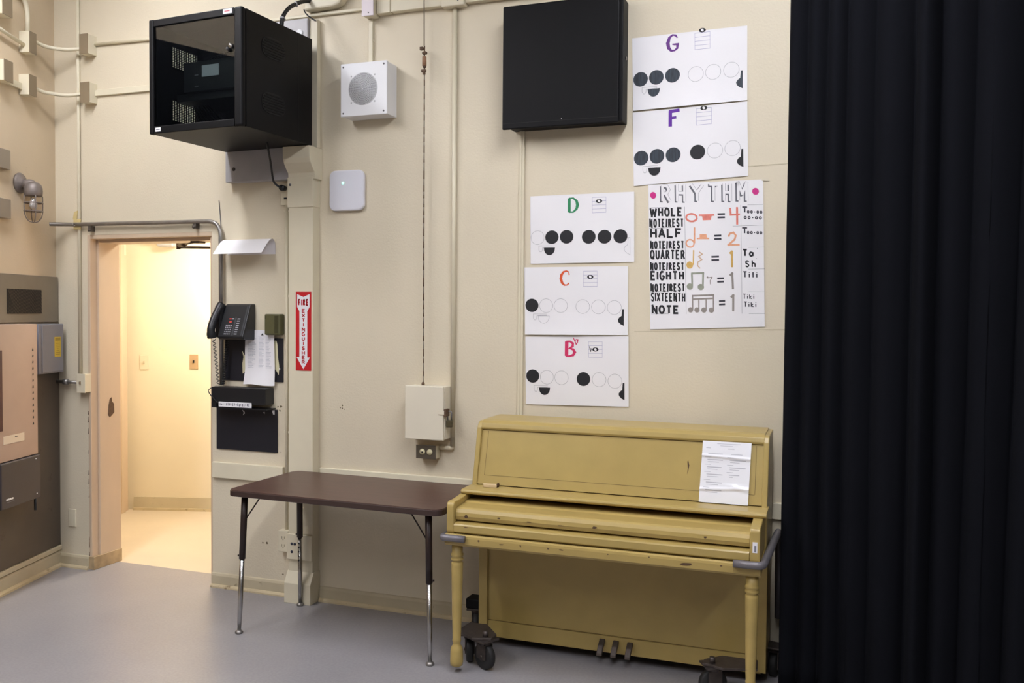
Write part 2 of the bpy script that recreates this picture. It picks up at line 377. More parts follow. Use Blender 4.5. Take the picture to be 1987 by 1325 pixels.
# ------------------------------------------------------------------ table
TB = (1.233, -0.392, 0.0)
t = thing('folding_table', 'dark walnut-topped rectangular activity table beside the yellow piano', 'table', TB, rotz=math.radians(-1.4))
def rrect(hx, hy, r, n=6):
    out = []
    for (cx, cy, a0) in ((hx - r, hy - r, 0), (-hx + r, hy - r, 90), (-hx + r, -hy + r, 180), (hx - r, -hy + r, 270)):
        for k in range(n + 1):
            a = math.radians(a0 + 90 * k / n); out.append((cx + r * math.cos(a), cy + r * math.sin(a)))
    return out
TH = 0.762
top = MB(DARKWALNUT, edge_m)
top.prism(rrect(0.60, 0.30, 0.045), 'z', TH - 0.004, TH, DARKWALNUT)
top.prism(rrect(0.603, 0.303, 0.047), 'z', TH - 0.032, TH - 0.003, edge_m, bev=0.004)
top.build('table_top', t)
for (sx, sy, fx, fy, tx, ty) in ((-1, -1, -0.583, -0.228, -0.535, -0.240), (1, -1, 0.520, -0.226, 0.515, -0.240), (-1, 1, -0.545, 0.262, -0.535, 0.24), (1, 1, 0.445, 0.262, 0.44, 0.24)):
    a = Vector((tx, ty, TH - 0.03)); b = Vector((fx, fy, 0.0)); P = lambda q: a + (b - a) * q
    lg = MB(leg_m).cyl(P(0), P(0.46), 0.0165, 0.0165, 14)
    lg.box(a.x - 0.03, a.x + 0.03, a.y - 0.03, a.y + 0.03, TH - 0.036, TH - 0.03)
    lgo = lg.build('leg', t, label='dark brown upper leg tube')
    for (ex, ey) in ((-sx * 0.10, 0.0), (-sx * 0.055, -sy * 0.08)):
        MB(leg_m).tube([P(0.2), Vector((a.x + ex, a.y + ey, TH - 0.03))], 0.0035, 6).build('brace', lgo)
    MB(leg_m).cyl(P(0.44) + Vector((0.012 * sx, 0, 0)), P(0.44) + Vector((0.026 * sx, 0, 0)), 0.005, seg=8).build('adjusting_screw', lgo)
    low = MB(chrome).lathe([(0.0125, 0), (0.0125, (b - a).length * 0.35), (0.0095, (b - a).length * 0.53)], P(0.455), b - a, 14)
    if sx < 0 and sy > 0:
        for q in range(6): low.cyl(P(0.47 + q * 0.034) + Vector((0, -0.0125, 0)), P(0.47 + q * 0.034) + Vector((0, -0.0135, 0)), 0.005, seg=8, mat=black_hole)
    lo = low.build('lower_tube', lgo, label='worn chrome lower leg tube')
    MB(steel).lathe([(0.019, 0.0), (0.021, 0.006), (0.018, 0.013), (0.009, 0.018)], (b.x, b.y, 0.0), (0, 0, 1), 14).build('foot_glide', lgo)

# ------------------------------------------------------------------ upright piano
XL, XR_ = 1.868, 3.262          # outer faces of the side panels
pn = thing('upright_piano', 'yellow-gold painted upright piano with closed fallboard beside the black curtain', 'piano', ((XL + XR_) / 2, -0.35, 0.0))
YB = -0.085
def side(name, x0, x1):
    pts = [(YB, 0.06), (YB, 1.138), (-0.315, 1.138), (-0.335, 1.131), (-0.352, 1.11), (-0.42, 0.822), (-0.42, 0.62), (-0.33, 0.60), (-0.31, 0.56), (-0.31, 0.06)]
    MB(gold).prism(pts, 'x', x0, x1, bev=0.004).build(name, pn)
side('side_panel', XL, XL + 0.024); side('side_panel', XR_ - 0.024, XR_)
x0, x1 = XL + 0.024, XR_ - 0.024
MB(gold).prism([(YB, 1.118), (YB, 1.145), (-0.30, 1.145), (-0.325, 1.141), (-0.343, 1.128), (-0.349, 1.108), (-0.345, 1.098), (-0.325, 1.098), (-0.32, 1.118)], 'x', x0 - 0.004, x1 + 0.004, bev=0.002).build('lid', pn)
def face_panel():
    # sloped music desk with a framed field cut by fine grooves
    A = Vector((0, -0.338, 1.098)); B = Vector((0, -0.408, 0.838)); d = B - A; nn = Vector((0, -d.z, d.y)).normalized()
    if nn.y > 0: nn = -nn
    P = lambda x, q, o: (x, (A + d * q + nn * o).y, (A + d * q + nn * o).z)
    m = MB(gold, gold_line, chip)
    vs = [P(x0, 0, 0), P(x1, 0, 0), P(x1, 1, 0), P(x0, 1, 0), P(x0, 0, -0.02), P(x1, 0, -0.02), P(x1, 1, -0.02), P(x0, 1, -0.02)]
    m.add(vs, [(0, 1, 2, 3), (4, 7, 6, 5), (0, 4, 5, 1), (1, 5, 6, 2), (2, 6, 7, 3), (3, 7, 4, 0)], gold)
    def groove(xa, qa, xb, qb, wd=0.0022):
        if abs(xa - xb) < 1e-6: q = [P(xa, qa, 0.0006), P(xa + wd, qa, 0.0006), P(xb + wd, qb, 0.0006), P(xb, qb, 0.0006)]
        else:
            k = wd / d.length; q = [P(xa, qa, 0.0006), P(xb, qb, 0.0006), P(xb, qb + k, 0.0006), P(xa, qa + k, 0.0006)]
        m.add(q, [(0, 1, 2, 3)], gold_line)
    groove(x0 + 0.032, 0.03, x0 + 0.032, 0.83); groove(x1 - 0.032, 0.03, x1 - 0.032, 0.83); groove(x0 + 0.032, 0.83, x1 - 0.032, 0.83); groove(x0, 0.004, x1, 0.004, 0.003)
    m.add([P(2.905, 0.36, 0.0006), P(2.909, 0.34, 0.0006), P(2.915, 0.42, 0.0006), P(2.911, 0.52, 0.0006), P(2.906, 0.58, 0.0006), P(2.909, 0.48, 0.0006)], [(0, 1, 2, 3, 4, 5)], chip)
    m.build('music_desk', pn)
    return P
PD = face_panel()
MB(gold).prism([(-0.38, 0.808), (-0.38, 0.833), (-0.525, 0.833), (-0.540, 0.829), (-0.543, 0.821), (-0.538, 0.812), (-0.525, 0.808)], 'x', XL - 0.006, XR_ + 0.006, bev=0.002).build('music_shelf', pn)
# cheek blocks at both ends of the keys
ck = [(-0.40, 0.655), (-0.40, 0.815), (-0.50, 0.815), (-0.56, 0.806), (-0.615, 0.802), (-0.668, 0.802), (-0.681, 0.797), (-0.687, 0.785), (-0.687, 0.665), (-0.68, 0.655)]
CL, CR = 1.853, 3.254
for (xa, xb) in ((CL, CL + 0.036), (CR - 0.042, CR)):
    c = MB(gold_w).prism(ck, 'x', xa, xb, bev=0.005)
    co = c.build('key_cheek', pn)
    if xa > 3: MB(white_p, grey_lbl).box(xa + 0.012, xa + 0.031, -0.6884, -0.6868, 0.700, 0.744, white_p).box(xa + 0.019, xa + 0.027, -0.6888, -0.6884, 0.703, 0.73, grey_lbl).build('inventory_sticker', co, label='small white inventory sticker')
k0, k1 = CL + 0.036, CR - 0.042
fb = MB(gold_w, chip, gold)
fb.prism([(-0.42, 0.775), (-0.44, 0.783), (-0.55, 0.781), (-0.56, 0.776), (-0.645, 0.772), (-0.660, 0.767), (-0.668, 0.752), (-0.670, 0.735), (-0.664, 0.718), (-0.648, 0.712), (-0.42, 0.712)], 'x', k0 + 0.002, k1 - 0.002, gold_w)
random.seed(4)
def chips(mb, y, spots):
    for (x, z, rx, rz) in spots:
        n = 9; vs = []
        for k in range(n):
            a = 2 * PI * k / n; q = 0.6 + random.random() * 0.5; vs.append((x + rx * q * math.cos(a), y, z + rz * q * math.sin(a)))
        mb.add(vs, [tuple(range(n))], chip)
chips(fb, -0.6712, [(1.945, 0.737, 0.012, 0.009), (2.105, 0.742, 0.010, 0.004), (2.25, 0.737, 0.012, 0.003), (2.553, 0.740, 0.013, 0.007), (2.40, 0.734, 0.02, 0.002), (3.03, 0.742, 0.008, 0.006)])
fb.build('fallboard', pn)
ks = MB(gold, gold_w, chip)
ks.prism([(-0.45, 0.665), (-0.45, 0.712), (-0.648, 0.709), (-0.683, 0.701), (-0.688, 0.695), (-0.688, 0.667), (-0.68, 0.66)], 'x', k0 + 0.001, k1 - 0.001, gold)
chips(ks, -0.6886, [(1.95, 0.69, 0.012, 0.003)])
ks.build('key_slip', pn)
kb = MB(gold_w, chip).prism([(-0.30, 0.60), (-0.30, 0.655), (-0.690, 0.655), (-0.697, 0.650), (-0.699, 0.64), (-0.698, 0.612), (-0.690, 0.602)], 'x', CL - 0.004, CR + 0.004, gold_w)
chips(kb, -0.6992, [(2.955, 0.628, 0.028, 0.009), (2.02, 0.636, 0.006, 0.006), (2.13, 0.63, 0.012, 0.003), (2.22, 0.632, 0.005, 0.007), (2.35, 0.633, 0.006, 0.005), (2.41, 0.634, 0.012, 0.004), (3.10, 0.636, 0.006, 0.004), (2.62, 0.636, 0.004, 0.004), (2.8, 0.642, 0.004, 0.003)])
kb.build('key_bed', pn)
lp = MB(gold, gold_line)
lp.box(x0, x1, -0.300, -0.282, 0.135, 0.62, gold).box(x0, x1, -0.306, -0.282, 0.052, 0.131, gold)
lp.box(x0, x1, -0.297, -0.285, 0.128, 0.138, gold_line)
lp.box(x0, x0 + 0.004, -0.302, -0.29, 0.135, 0.61, gold_line).box(x1 - 0.004, x1, -0.302, -0.29, 0.135, 0.61, gold_line)
lp.build('lower_panel', pn)
for (xa, xb) in ((XL, XL + 0.045), (XR_ - 0.042, XR_)):
    MB(gold).box(xa, xb, -0.318, -0.28, 0.06, 0.60, bev=0.003).build('front_stile', pn)
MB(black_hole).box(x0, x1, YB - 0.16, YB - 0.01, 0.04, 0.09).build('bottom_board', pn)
MB(gold).box(x0, x1, YB - 0.02, YB - 0.002, 0.09, 1.115).build('back_board', pn)
for lx in (1.895, 3.222):
    y = -0.655
    pr = [(0.020, 0.028), (0.029, 0.034), (0.031, 0.05), (0.029, 0.10), (0.026, 0.118), (0.017, 0.128), (0.0185, 0.142), (0.0215, 0.150), (0.0195, 0.157), (0.022, 0.25), (0.0275, 0.50), (0.0275, 0.515), (0.021, 0.522), (0.028, 0.527), (0.029, 0.535), (0.0235, 0.541), (0.029, 0.547), (0.029, 0.556), (0.025, 0.562), (0.026, 0.602)]
    MB(gold_w).lathe(pr, (lx, y, 0), (0, 0, 1), 24).build('front_leg', pn)
# bumper bars
gb = MB(guard_m)
gb.tube(bend([(1.955, -0.712, 0.640), (1.842, -0.712, 0.640), (1.842, -0.60, 0.640)], 0.02), 0.0165, 12).build('guard_bar', pn, label='grey bumper bar at the left key corner')
gb = MB(guard_m)
gb.tube(bend([(3.150, -0.712, 0.655), (3.268, -0.712, 0.655), (3.296, -0.11, 0.665), (3.30, -0.10, 0.25)], 0.03), 0.0165, 12).build('guard_bar', pn, label='grey bumper bar wrapping the right side')
# pedals
for i, px in enumerate((2.505, 2.572, 2.640)):
    p = MB(caster_s)
    p.prism([(-0.30, 0.113), (-0.312, 0.118), (-0.345, 0.098), (-0.372, 0.070), (-0.376, 0.056), (-0.365, 0.056), (-0.335, 0.082), (-0.30, 0.098)], 'x', px - 0.013, px + 0.013, bev=0.003)
    p.build('pedal', pn)
# transport casters
def caster(cx, cy, yaw, wr=0.062, ht=0.145, name='caster'):
    ca, sa = math.cos(yaw), math.sin(yaw)
    R = lambda v: (cx + v[0] * ca - v[1] * sa, cy + v[0] * sa + v[1] * ca, v[2])
    o = MB(caster_s).box(-0.05, 0.05, -0.045, 0.045, ht - 0.01, ht, bev=0.003).cyl((0, 0, ht - 0.03), (0, 0, ht - 0.01), 0.03).box(-0.024, -0.02, -0.028, 0.034, wr - 0.012, ht - 0.025).box(0.02, 0.024, -0.028, 0.034, wr - 0.012, ht - 0.025).cyl((-0.028, 0, wr), (0.028, 0, wr), 0.008, seg=10).xf(R).build(name, pn, label='black rubber-tyred transport caster')
    wv = MB(caster_m, caster_s).lathe([(wr * 0.45, -0.018), (wr * 0.9, -0.017), (wr, -0.011), (wr, 0.011), (wr * 0.9, 0.017), (wr * 0.45, 0.018)], (0, 0, wr), (1, 0, 0), 28, caster_m)
    wv.lathe([(0.008, -0.021), (0.024, -0.019), (0.024, 0.019), (0.008, 0.021)], (0, 0, wr), (1, 0, 0), 16, caster_s)
    wv.xf(R).build('wheel', o)
caster(2.005, -0.575, math.radians(62))
caster(1.905, -0.515, math.radians(20), wr=0.058)
caster(3.05, -0.50, math.radians(-60))
caster(1.80, -0.17, math.radians(15)); caster(3.29, -0.17, math.radians(-10), wr=0.055)
MB(caster_s).prism([(1.855, -0.565), (1.96, -0.625), (2.045, -0.60), (2.05, -0.54), (1.96, -0.43), (1.87, -0.43)], 'z', 0.145, 0.157, bev=0.002).cyl((2.012, -0.585, 0.157), (2.012, -0.585, 0.182), 0.014, seg=6).build('caster_plate', pn)
MB(caster_s).prism([(3.235, -0.42), (3.24, -0.52), (3.10, -0.565), (3.01, -0.535), (3.01, -0.49), (3.08, -0.42)], 'z', 0.145, 0.157, bev=0.002).cyl((3.05, -0.52, 0.157), (3.05, -0.52, 0.182), 0.014, seg=6).build('caster_plate', pn)
MB(black_m).box(1.755, 1.865, -0.215, -0.13, 0.145, 0.195, bev=0.004).box(1.83, 1.868, -0.20, -0.15, 0.19, 0.26, bev=0.004).build('rear_caster_bracket', pn)
# papers on the piano
def on_desk(x, q, o): return PD(x, q, o)
sh = MB(white_p, grey_lbl)
NX, NZ = 10, 90
def pp(u, v, lay=0.0):
    # slightly wavy sheet in a plastic sleeve leaning on the music desk
    q = -0.045 + 1.06 * (1 - v); x = 2.972 + 0.214 * u - 0.006 * (1 - v)
    wv = 0.0035 + 0.002 * math.sin(v * 9.0 + 0.5) + 0.006 * math.exp(-((v - 0.20 - 0.05 * u) / 0.022) ** 2) + 0.006 * math.exp(-((v - 0.735 + 0.03 * u) / 0.02) ** 2) + 0.005 * math.exp(-((v - 0.42 + 0.22 * u) / 0.02) ** 2) * (u > 0.55)
    return PD(x, q, max(0.003, wv) + 0.006 + lay)
vs = []; fs = []
for lay in (0.0, -0.0008):
    for j in range(NZ + 1):
        for i in range(NX + 1): vs.append(pp(i / NX, j / NZ, lay))
N1 = (NX + 1) * (NZ + 1)
for j in range(NZ):
    for i in range(NX):
        a = j * (NX + 1) + i; fs.append((a, a + 1, a + NX + 2, a + NX + 1)); fs.append((a + N1, a + NX + 1 + N1, a + NX + 2 + N1, a + 1 + N1))
ps_ = M('glossy_sleeved_paper', (238, 238, 242), 0.12)
sh.add(vs, fs, ps_, True)
def line(u0, u1, v, h):
    sh.add([pp(u0, v, 0.0009), pp(u1, v, 0.0009), pp(u1, v + h, 0.0009), pp(u0, v + h, 0.0009)], [(0, 1, 2, 3)], M('faint_print', (186, 186, 194), 0.4))
line(0.3, 0.78, 0.925, 0.008); line(0.37, 0.63, 0.893, 0.007)
line(0.08, 0.17, 0.85, 0.009); line(0.53, 0.66, 0.848, 0.009); line(0.13, 0.43, 0.762, 0.011); line(0.6, 0.83, 0.765, 0.008)
for v, c1, c2 in ((0.665, 0.44, 0.91), (0.55, 0.42, 0.91), (0.435, 0.45, 0.79), (0.31, 0.45, 0), (0.19, 0.45, 0)):
    line(0.12, c1, v, 0.013); line(0.13, c1 - 0.08, v - 0.032, 0.008); line(0.07, 0.2, v + 0.042, 0.007)
    if c2: line(0.58, c2, v + 0.006, 0.013); line(0.59, c2 - 0.13, v - 0.026, 0.008); line(0.53, 0.66, v + 0.048, 0.007)
single(sh, 'paper_sheet', 'sleeved typed white sheet leaning on the yellow piano music desk', 'paper')
tp = MB(M('beige_tape', (206, 182, 142), 0.5), chip).prism([(1.930, -0.428), (1.946, -0.462), (2.012, -0.455), (2.004, -0.426)], 'z', 0.8335, 0.8475, bev=0.002)
tp.lathe([(0.004, 0), (0.011, 0.0), (0.011, 0.003), (0.004, 0.003)], (2.012, -0.440, 0.845), (1, -0.3, 0), 12, chip)
single(tp, 'wooden_block', 'small beige block lying on the left end of the piano shelf', 'block')

# ------------------------------------------------------------------ black stage curtain
def curtain():
    m = MB(curtain_m); rows = 34; cols = 420
    z0, z1 = 0.015, 4.12
    path = [Vector((3.318, -0.36, 0)), Vector((3.60, -0.38, 0)), Vector((4.1, -0.46, 0)), Vector((4.7, -0.62, 0)), Vector((5.5, -0.9, 0))]
    cum = [0.0]
    for a, b in zip(path, path[1:]): cum.append(cum[-1] + (b - a).length)
    edges = [0.0, 0.085, 0.165, 0.245, 0.355, 0.50, 0.60, 0.735, 0.92, 1.06, 1.20, 1.38, 1.56, 1.75, 1.93, 2.15, 2.35]
    amp = [0.035, 0.04, 0.045, 0.04, 0.05, 0.085, 0.045, 0.06, 0.06, 0.055, 0.06, 0.05, 0.06, 0.06, 0.05, 0.06]
    L = edges[-1]
    def at(s):
        s = min(s, cum[-1] - 1e-4)
        for i in range(len(path) - 1):
            if s <= cum[i + 1]:
                q = (s - cum[i]) / (cum[i + 1] - cum[i]); d = (path[i + 1] - path[i]).normalized()
                return path[i].lerp(path[i + 1], q), Vector((d.y, -d.x, 0))
    vs = []
    for layer in (0.0, 0.006):
        for j in range(rows + 1):
            h = j / rows; z = z0 + (z1 - z0) * h; low = 1 - h
            for i in range(cols + 1):
                s = L * i / cols
                s_ = s + 0.012 * math.sin(s * 7 + 2 * low) * low
                k = 0
                while k < len(amp) - 1 and s_ > edges[k + 1]: k += 1
                q = min(1, max(0, (s_ - edges[k]) / (edges[k + 1] - edges[k])))
                # pleat: a rounded forward roll with a sharp dark return on its right
                f = (math.sin(PI * q ** 0.75)) ** 0.85 if q < 1 else 0
                f = f * amp[k] * (0.85 + 0.3 * low)
                p, n = at(max(0, s - 0.13 * low * max(0, (s - 0.55)) ** 1.0 * 0.9))
                fl = n * (f + 0.03 * low * math.sin(s * 3.1))
                if i == 0: fl = Vector((0, 0, 0))
                vs.append((p.x + fl.x - n.x * layer, p.y + fl.y - n.y * layer, z))
    W1 = cols + 1; NL = W1 * (rows + 1); fs = []
    for j in range(rows):
        for i in range(cols):
            a = j * W1 + i; fs.append((a, a + 1, a + W1 + 1, a + W1)); fs.append((a + NL, a + W1 + NL, a + W1 + 1 + NL, a + 1 + NL))
    for i in range(cols): fs.append((i, i + NL, i + 1 + NL, i + 1))
    for j in range(rows): a = j * W1; fs.append((a, a + W1, a + W1 + NL, a + NL))
    m.add(vs, fs, curtain_m, True)
    return m
cu = thing('stage_curtain', 'tall navy-black velvet curtain hanging in folds beside the piano', 'curtain', (4.3, -0.45, 0.0))
curtain().build('drape', cu)
trk = MB(steel_d).tube([(3.25, -0.36, 4.14), (3.6, -0.38, 4.14), (4.1, -0.46, 4.14), (4.7, -0.62, 4.14), (5.6, -0.92, 4.14)], 0.02, 8)
for px_, py_ in ((3.3, -0.362), (4.1, -0.46), (5.5, -0.89)): trk.cyl((px_, py_, 4.14), (px_, py_, ZC), 0.008, seg=8)
trk.build('curtain_track', cu)

# ------------------------------------------------------------------ rack cabinet
def rack():
    W_, D_, H_, Z0 = 0.608, 0.583, 0.587, 2.600
    th = -0.062
    t = thing('rack_cabinet', 'black wall-mounted equipment rack with a tinted glass door, high beside the doorway', 'equipment rack', (0.759, -0.100, Z0), rotz=th)
    # local: x from -W..0, y from -D..0 (front), z from 0..H
    sh = MB(black_m)
    e = 0.012
    for (ya, yb, za, zb) in ((-D_ + 0.035, -0.43, 0, H_), (-0.24, 0, 0, H_), (-0.43, -0.24, 0, 0.10), (-0.43, -0.24, 0.21, 0.385), (-0.43, -0.24, 0.495, H_)): sh.box(-W_, -W_ + e, ya, yb, za, zb)
    for zc in (0.44, 0.155):
        for k in range(11): sh.box(-W_ + 0.004, -W_ + 0.007, -0.43 + k * 0.0175, -0.4235 + k * 0.0175, zc - 0.055, zc + 0.055)
        for k in range(13): sh.box(-W_ + 0.004, -W_ + 0.007, -0.43, -0.24, zc - 0.056 + k * 0.009, zc - 0.0525 + k * 0.009)
    sh.box(-e, 0, -D_ + 0.035, 0, 0, H_, bev=0.002).box(-W_ + e, -e, -D_ + 0.035, 0, H_ - e, H_).box(-W_ + e, -e, -D_ + 0.035, 0, 0, e)
    sh.box(-W_ + e, -e, -0.012, 0, e, H_ - e)
    sh.box(-0.002, 0.0008, -0.128, -0.124, 0.004, H_ - 0.004, black_hole)
    sh.build('cabinet_shell', t)
    # pressed oval louvre fields on the right side
    for zc in (0.44, 0.155):
        v = MB(black_m, black_hole)
        pl = []
        for k in range(28):
            a = 2 * PI * k / 28; cx = 0.095 * (abs(math.cos(a)) ** 0.6) * (1 if math.cos(a) > 0 else -1); cz = 0.055 * (abs(math.sin(a)) ** 0.75) * (1 if math.sin(a) > 0 else -1)
            pl.append((-0.335 + cx, zc + cz))
        v.prism(pl, 'x', 0.0, 0.0025, black_hole)
        for k in range(7):
            z = zc - 0.042 + k * 0.014; hw = 0.09 * math.sqrt(max(0.1, 1 - ((z - zc) / 0.06) ** 2))
            v.box(0.0025, 0.0055, -0.335 - hw, -0.335 + hw, z - 0.0035, z + 0.0035, black_m)
        v.build('side_vent', t)
    dr = MB(black_m)
    y0, y1 = -D_, -D_ + 0.033
    dr.box(-W_ - 0.002, -W_ + 0.028, y0, y1, -0.004, H_ + 0.004, bev=0.006).box(-0.05, 0.002, y0, y1, -0.004, H_ + 0.004, bev=0.012, seg=3)
    dr.box(-W_ + 0.028, -0.05, y0 + 0.003, y1, H_ - 0.034, H_ + 0.002, bev=0.003).box(-W_ + 0.028, -0.05, y0 + 0.003, y1, -0.002, 0.036, bev=0.003)
    door = dr.build('door', t)
    MB(glass_m).box(-W_ + 0.028, -0.05, y0 + 0.012, y0 + 0.016, 0.036, H_ - 0.034).build('door_glass', door, label='tinted reflective glass pane')
    lk = MB(chrome, black_pl).cyl((-0.068, y0 + 0.012, 0.40), (-0.068, y0 - 0.006, 0.40), 0.011, mat=chrome).cyl((-0.088, y0 + 0.012, 0.385), (-0.088, y0 - 0.004, 0.385), 0.010, mat=black_pl)
    lk.build('door_lock', door, label='small chrome lock')
    MB(white_p, grey_lbl).box(-0.118, -0.062, y0 + 0.0015, y0 + 0.003, H_ - 0.026, H_ - 0.002, white_p).box(-0.108, -0.075, y0 + 0.0008, y0 + 0.0015, H_ - 0.016, H_ - 0.011, M('sticker_red', (190, 80, 90), 0.5)).build('name_sticker', door, label='white sticker on the top rail')
    MB(white_p, grey_lbl).box(-W_ + 0.04, -W_ + 0.075, y0 + 0.0015, y0 + 0.003, 0.008, 0.028, white_p).box(-W_ + 0.045, -W_ + 0.07, y0 + 0.0008, y0 + 0.0015, 0.016, 0.02, grey_lbl).build('small_sticker', door, label='small white sticker on the bottom rail')
    # wall bracket: grey steel back box
    br = MB(plate_g)
    R = Matrix.Rotation(-th, 3, 'Z'); b = Vector((0.759, -0.100, Z0))
    wb = MB(plate_g, white_m, black_hole).box(0.140, 0.700, -0.054, 0.0, 2.425, 3.325, plate_g, bev=0.004)
    wb.lathe([(0.012, 0), (0.022, 0), (0.022, 0.004), (0.012, 0.004)], (0.648, -0.054, 3.245), (0, -1, 0), 16, white_m).cyl((0.20, -0.054, 2.50), (0.20, -0.056, 2.50), 0.011, mat=M('bolt_dark', (70, 64, 60), 0.6))
    wb.box(0.66, 0.70, -0.090, -0.054, 2.64, 3.16, plate_g)
    wb.xf(lambda v: R @ (Vector(v) - b)).build('wall_bracket', t, label='grey steel wall bracket')
    return t
rk = rack()
def rack_pt(x, y, z):
    th = -0.062
    return (0.759 + x * math.cos(th) - y * math.sin(th), -0.100 + x * math.sin(th) + y * math.cos(th), 2.600 + z)
rw = lambda v: rack_pt(*v)
du = thing('rack_device', 'black rack unit with a pale label inside the glass-fronted rack', 'rack unit', rack_pt(-0.31, -0.25, 0.23))
MB(black_pl).box(-0.53, -0.07, -0.42, -0.12, 0.24, 0.40, bev=0.004).xf(rw).build('device_chassis', du)
MB(white_m).box(-0.40, -0.285, -0.423, -0.42, 0.315, 0.375).xf(rw).build('device_label', du, label='pale rectangular label')
for zz in (0.325, 0.265): MB(steel_d).box(-0.45, -0.425, -0.423, -0.42, zz, zz + 0.0065).xf(rw).build('indicator_strip', du)
MB(black_pl).box(-0.594, -0.014, -0.40, -0.12, 0.2, 0.2395).xf(rw).build('device_shelf', du)
cb = MB(black_pl)
for k in range(7):
    a = -0.575 + 0.012 * k
    cb.tube(smooth_pts([rack_pt(a + 0.05 * k * 0.5, -0.05, 0.56), rack_pt(a - 0.01 + 0.01 * k, -0.2, 0.46), rack_pt(a, -0.30, 0.34), rack_pt(a + 0.002 * k, -0.3, 0.22), rack_pt(a + 0.02 * k, -0.22, 0.1), rack_pt(a + 0.03 * k, -0.06, 0.03)], 5), 0.005, 6)
single(cb, 'cable_bundle', 'bundle of black cables looping down inside the glass-fronted rack', 'cables')
# cables leaving the rack
cl = MB(black_pl, plate_g)
CP = [(0.729, -0.35, 3.189), (0.708, -0.31, 3.238), (0.697, -0.27, 3.282), (0.693, -0.22, 3.329), (0.699, -0.17, 3.364), (0.706, -0.11, 3.397), (0.715, -0.05, 3.418)]
for dx, dz in ((-0.006, 0.004), (0.001, -0.005), (0.007, 0.003)):
    cl.tube(smooth_pts([(CP[0][0] + dx, CP[0][1], 3.17)] + [(x + dx, y, z + dz) for x, y, z in CP], 6), 0.0065, 8, black_pl)
cl.lathe([(0.0165, 0), (0.0165, 0.006)], CP[1], (0.1, 0.5, 0.8), 12, plate_g).lathe([(0.0165, 0), (0.0165, 0.006)], CP[4], (0.7, 0.6, 0.3), 12, plate_g)
single(cl, 'data_cable', 'thick black cable bundle arching from the rack top to the wall raceway', 'cable')
single(MB(black_pl).tube(smooth_pts([(0.678, -0.058, 3.372), (0.688, -0.056, 3.352), (0.71, -0.052, 3.330), (0.748, -0.048, 3.306)], 6), 0.004, 8), 'cable_tail', 'short thin black cable end dangling from the raceway above the rack', 'cable')
# power cord under the rack
pc = thing('power_cord', 'black power cord hanging from the rack bottom to a wall outlet', 'power cord', (0.47, -0.10, 2.60))
MB(black_pl).tube(smooth_pts([(0.565, -0.25, 2.605), (0.568, -0.24, 2.565), (0.545, -0.19, 2.52), (0.515, -0.13, 2.46), (0.50, -0.09, 2.41), (0.515, -0.06, 2.385), (0.528, -0.045, 2.382)], 7), 0.006, 8).build('cord', pc)
MB(black_pl).cyl((0.528, -0.058, 2.38), (0.528, -0.020, 2.38), 0.017, 0.014, 14).build('plug', pc)
op = thing('wall_outlet', 'cream surface outlet beneath the rack holding the black plug', 'outlet', (0.53, 0, 2.33))
MB(cream).box(0.497, 0.567, -0.02, 0, 2.285, 2.41, bev=0.003).build('outlet_cover', op)
MB(black_hole).box(0.520, 0.540, -0.021, -0.0195, 2.318, 2.328).build('socket', op)

# ------------------------------------------------------------------ vertical cable duct beside the phone
pd = thing('cable_duct', 'cream boxed cable duct running from the floor up to the rack', 'cable duct', (0.665, 0, 0))
MB(cream).box(0.584, 0.745, -0.07, 0, 0.13, 2.43, bev=0.003).build('duct_cover', pd)
MB(cream).prism([(0, 0.0), (-0.105, 0.0), (-0.105, 0.115), (-0.07, 0.178), (0, 0.178)], 'x', 0.578, 0.752, bev=0.002).build('duct_foot', pd)
MB(cream).box(0.580, 0.750, -0.076, 0, 2.262, 2.432, bev=0.003).cyl((0.60, -0.076, 2.39), (0.60, -0.079, 2.39), 0.007, mat=steel_d).build('coupling_cover', pd)
prof = [(0, 2.42), (-0.074, 2.42), (-0.076, 2.455), (-0.095, 2.475), (-0.118, 2.505), (-0.128, 2.53), (-0.13, 2.596), (0, 2.596)]
MB(cream).prism(prof, 'x', 0.586, 0.762, bev=0.002).build('duct_elbow', pd)
single(MB(cream).box(0.702, 0.752, -0.036, 0, 2.60, 3.318, bev=0.003), 'wall_strip', 'narrow cream board fixed upright between the rack and the square loudspeaker', 'board')
du2 = thing('duct_outlet', 'cream receptacle plate with three dark holes low on the cable duct', 'outlet', (0.665, -0.07, 0.32))
MB(cream).box(0.582, 0.748, -0.085, -0.07, 0.247, 0.395, bev=0.004).build('receptacle_cover', du2)
for (x, z) in ((0.617, 0.338), (0.637, 0.338), (0.617, 0.292)): MB(M('outlet_dark', (40, 42, 60), 0.5)).cyl((x, -0.085, z), (x, -0.0862, z), 0.0085, seg=12).build('socket', du2)
o2 = thing('wall_outlet', 'cream duplex outlet box low on the wall left of the cable duct', 'outlet', (0.54, 0, 0.33))
MB(cream).box(0.497, 0.566, -0.045, 0, 0.272, 0.398, bev=0.004).build('outlet_cover', o2)
for z in (0.358, 0.312):
    so = MB(M('socket_shade', (150, 140, 116), 0.5))
    so.box(0.521, 0.525, -0.0462, -0.0445, z - 0.008, z + 0.006).box(0.538, 0.542, -0.0462, -0.0445, z - 0.008, z + 0.006).cyl((0.5315, -0.0445, z - 0.013), (0.5315, -0.0462, z - 0.013), 0.0035, seg=8)
    so.build('socket', o2)
cd = MB(cream).cyl((0.537, -0.014, 0.398), (0.537, -0.014, 2.285), 0.0105, seg=12)
for z in (2.25, 1.76, 0.97): cd.box(0.518, 0.556, -0.018, 0, z - 0.006, z + 0.006)
single(cd, 'wall_conduit', 'slim cream conduit running down beside the cable duct between two outlets', 'conduit')

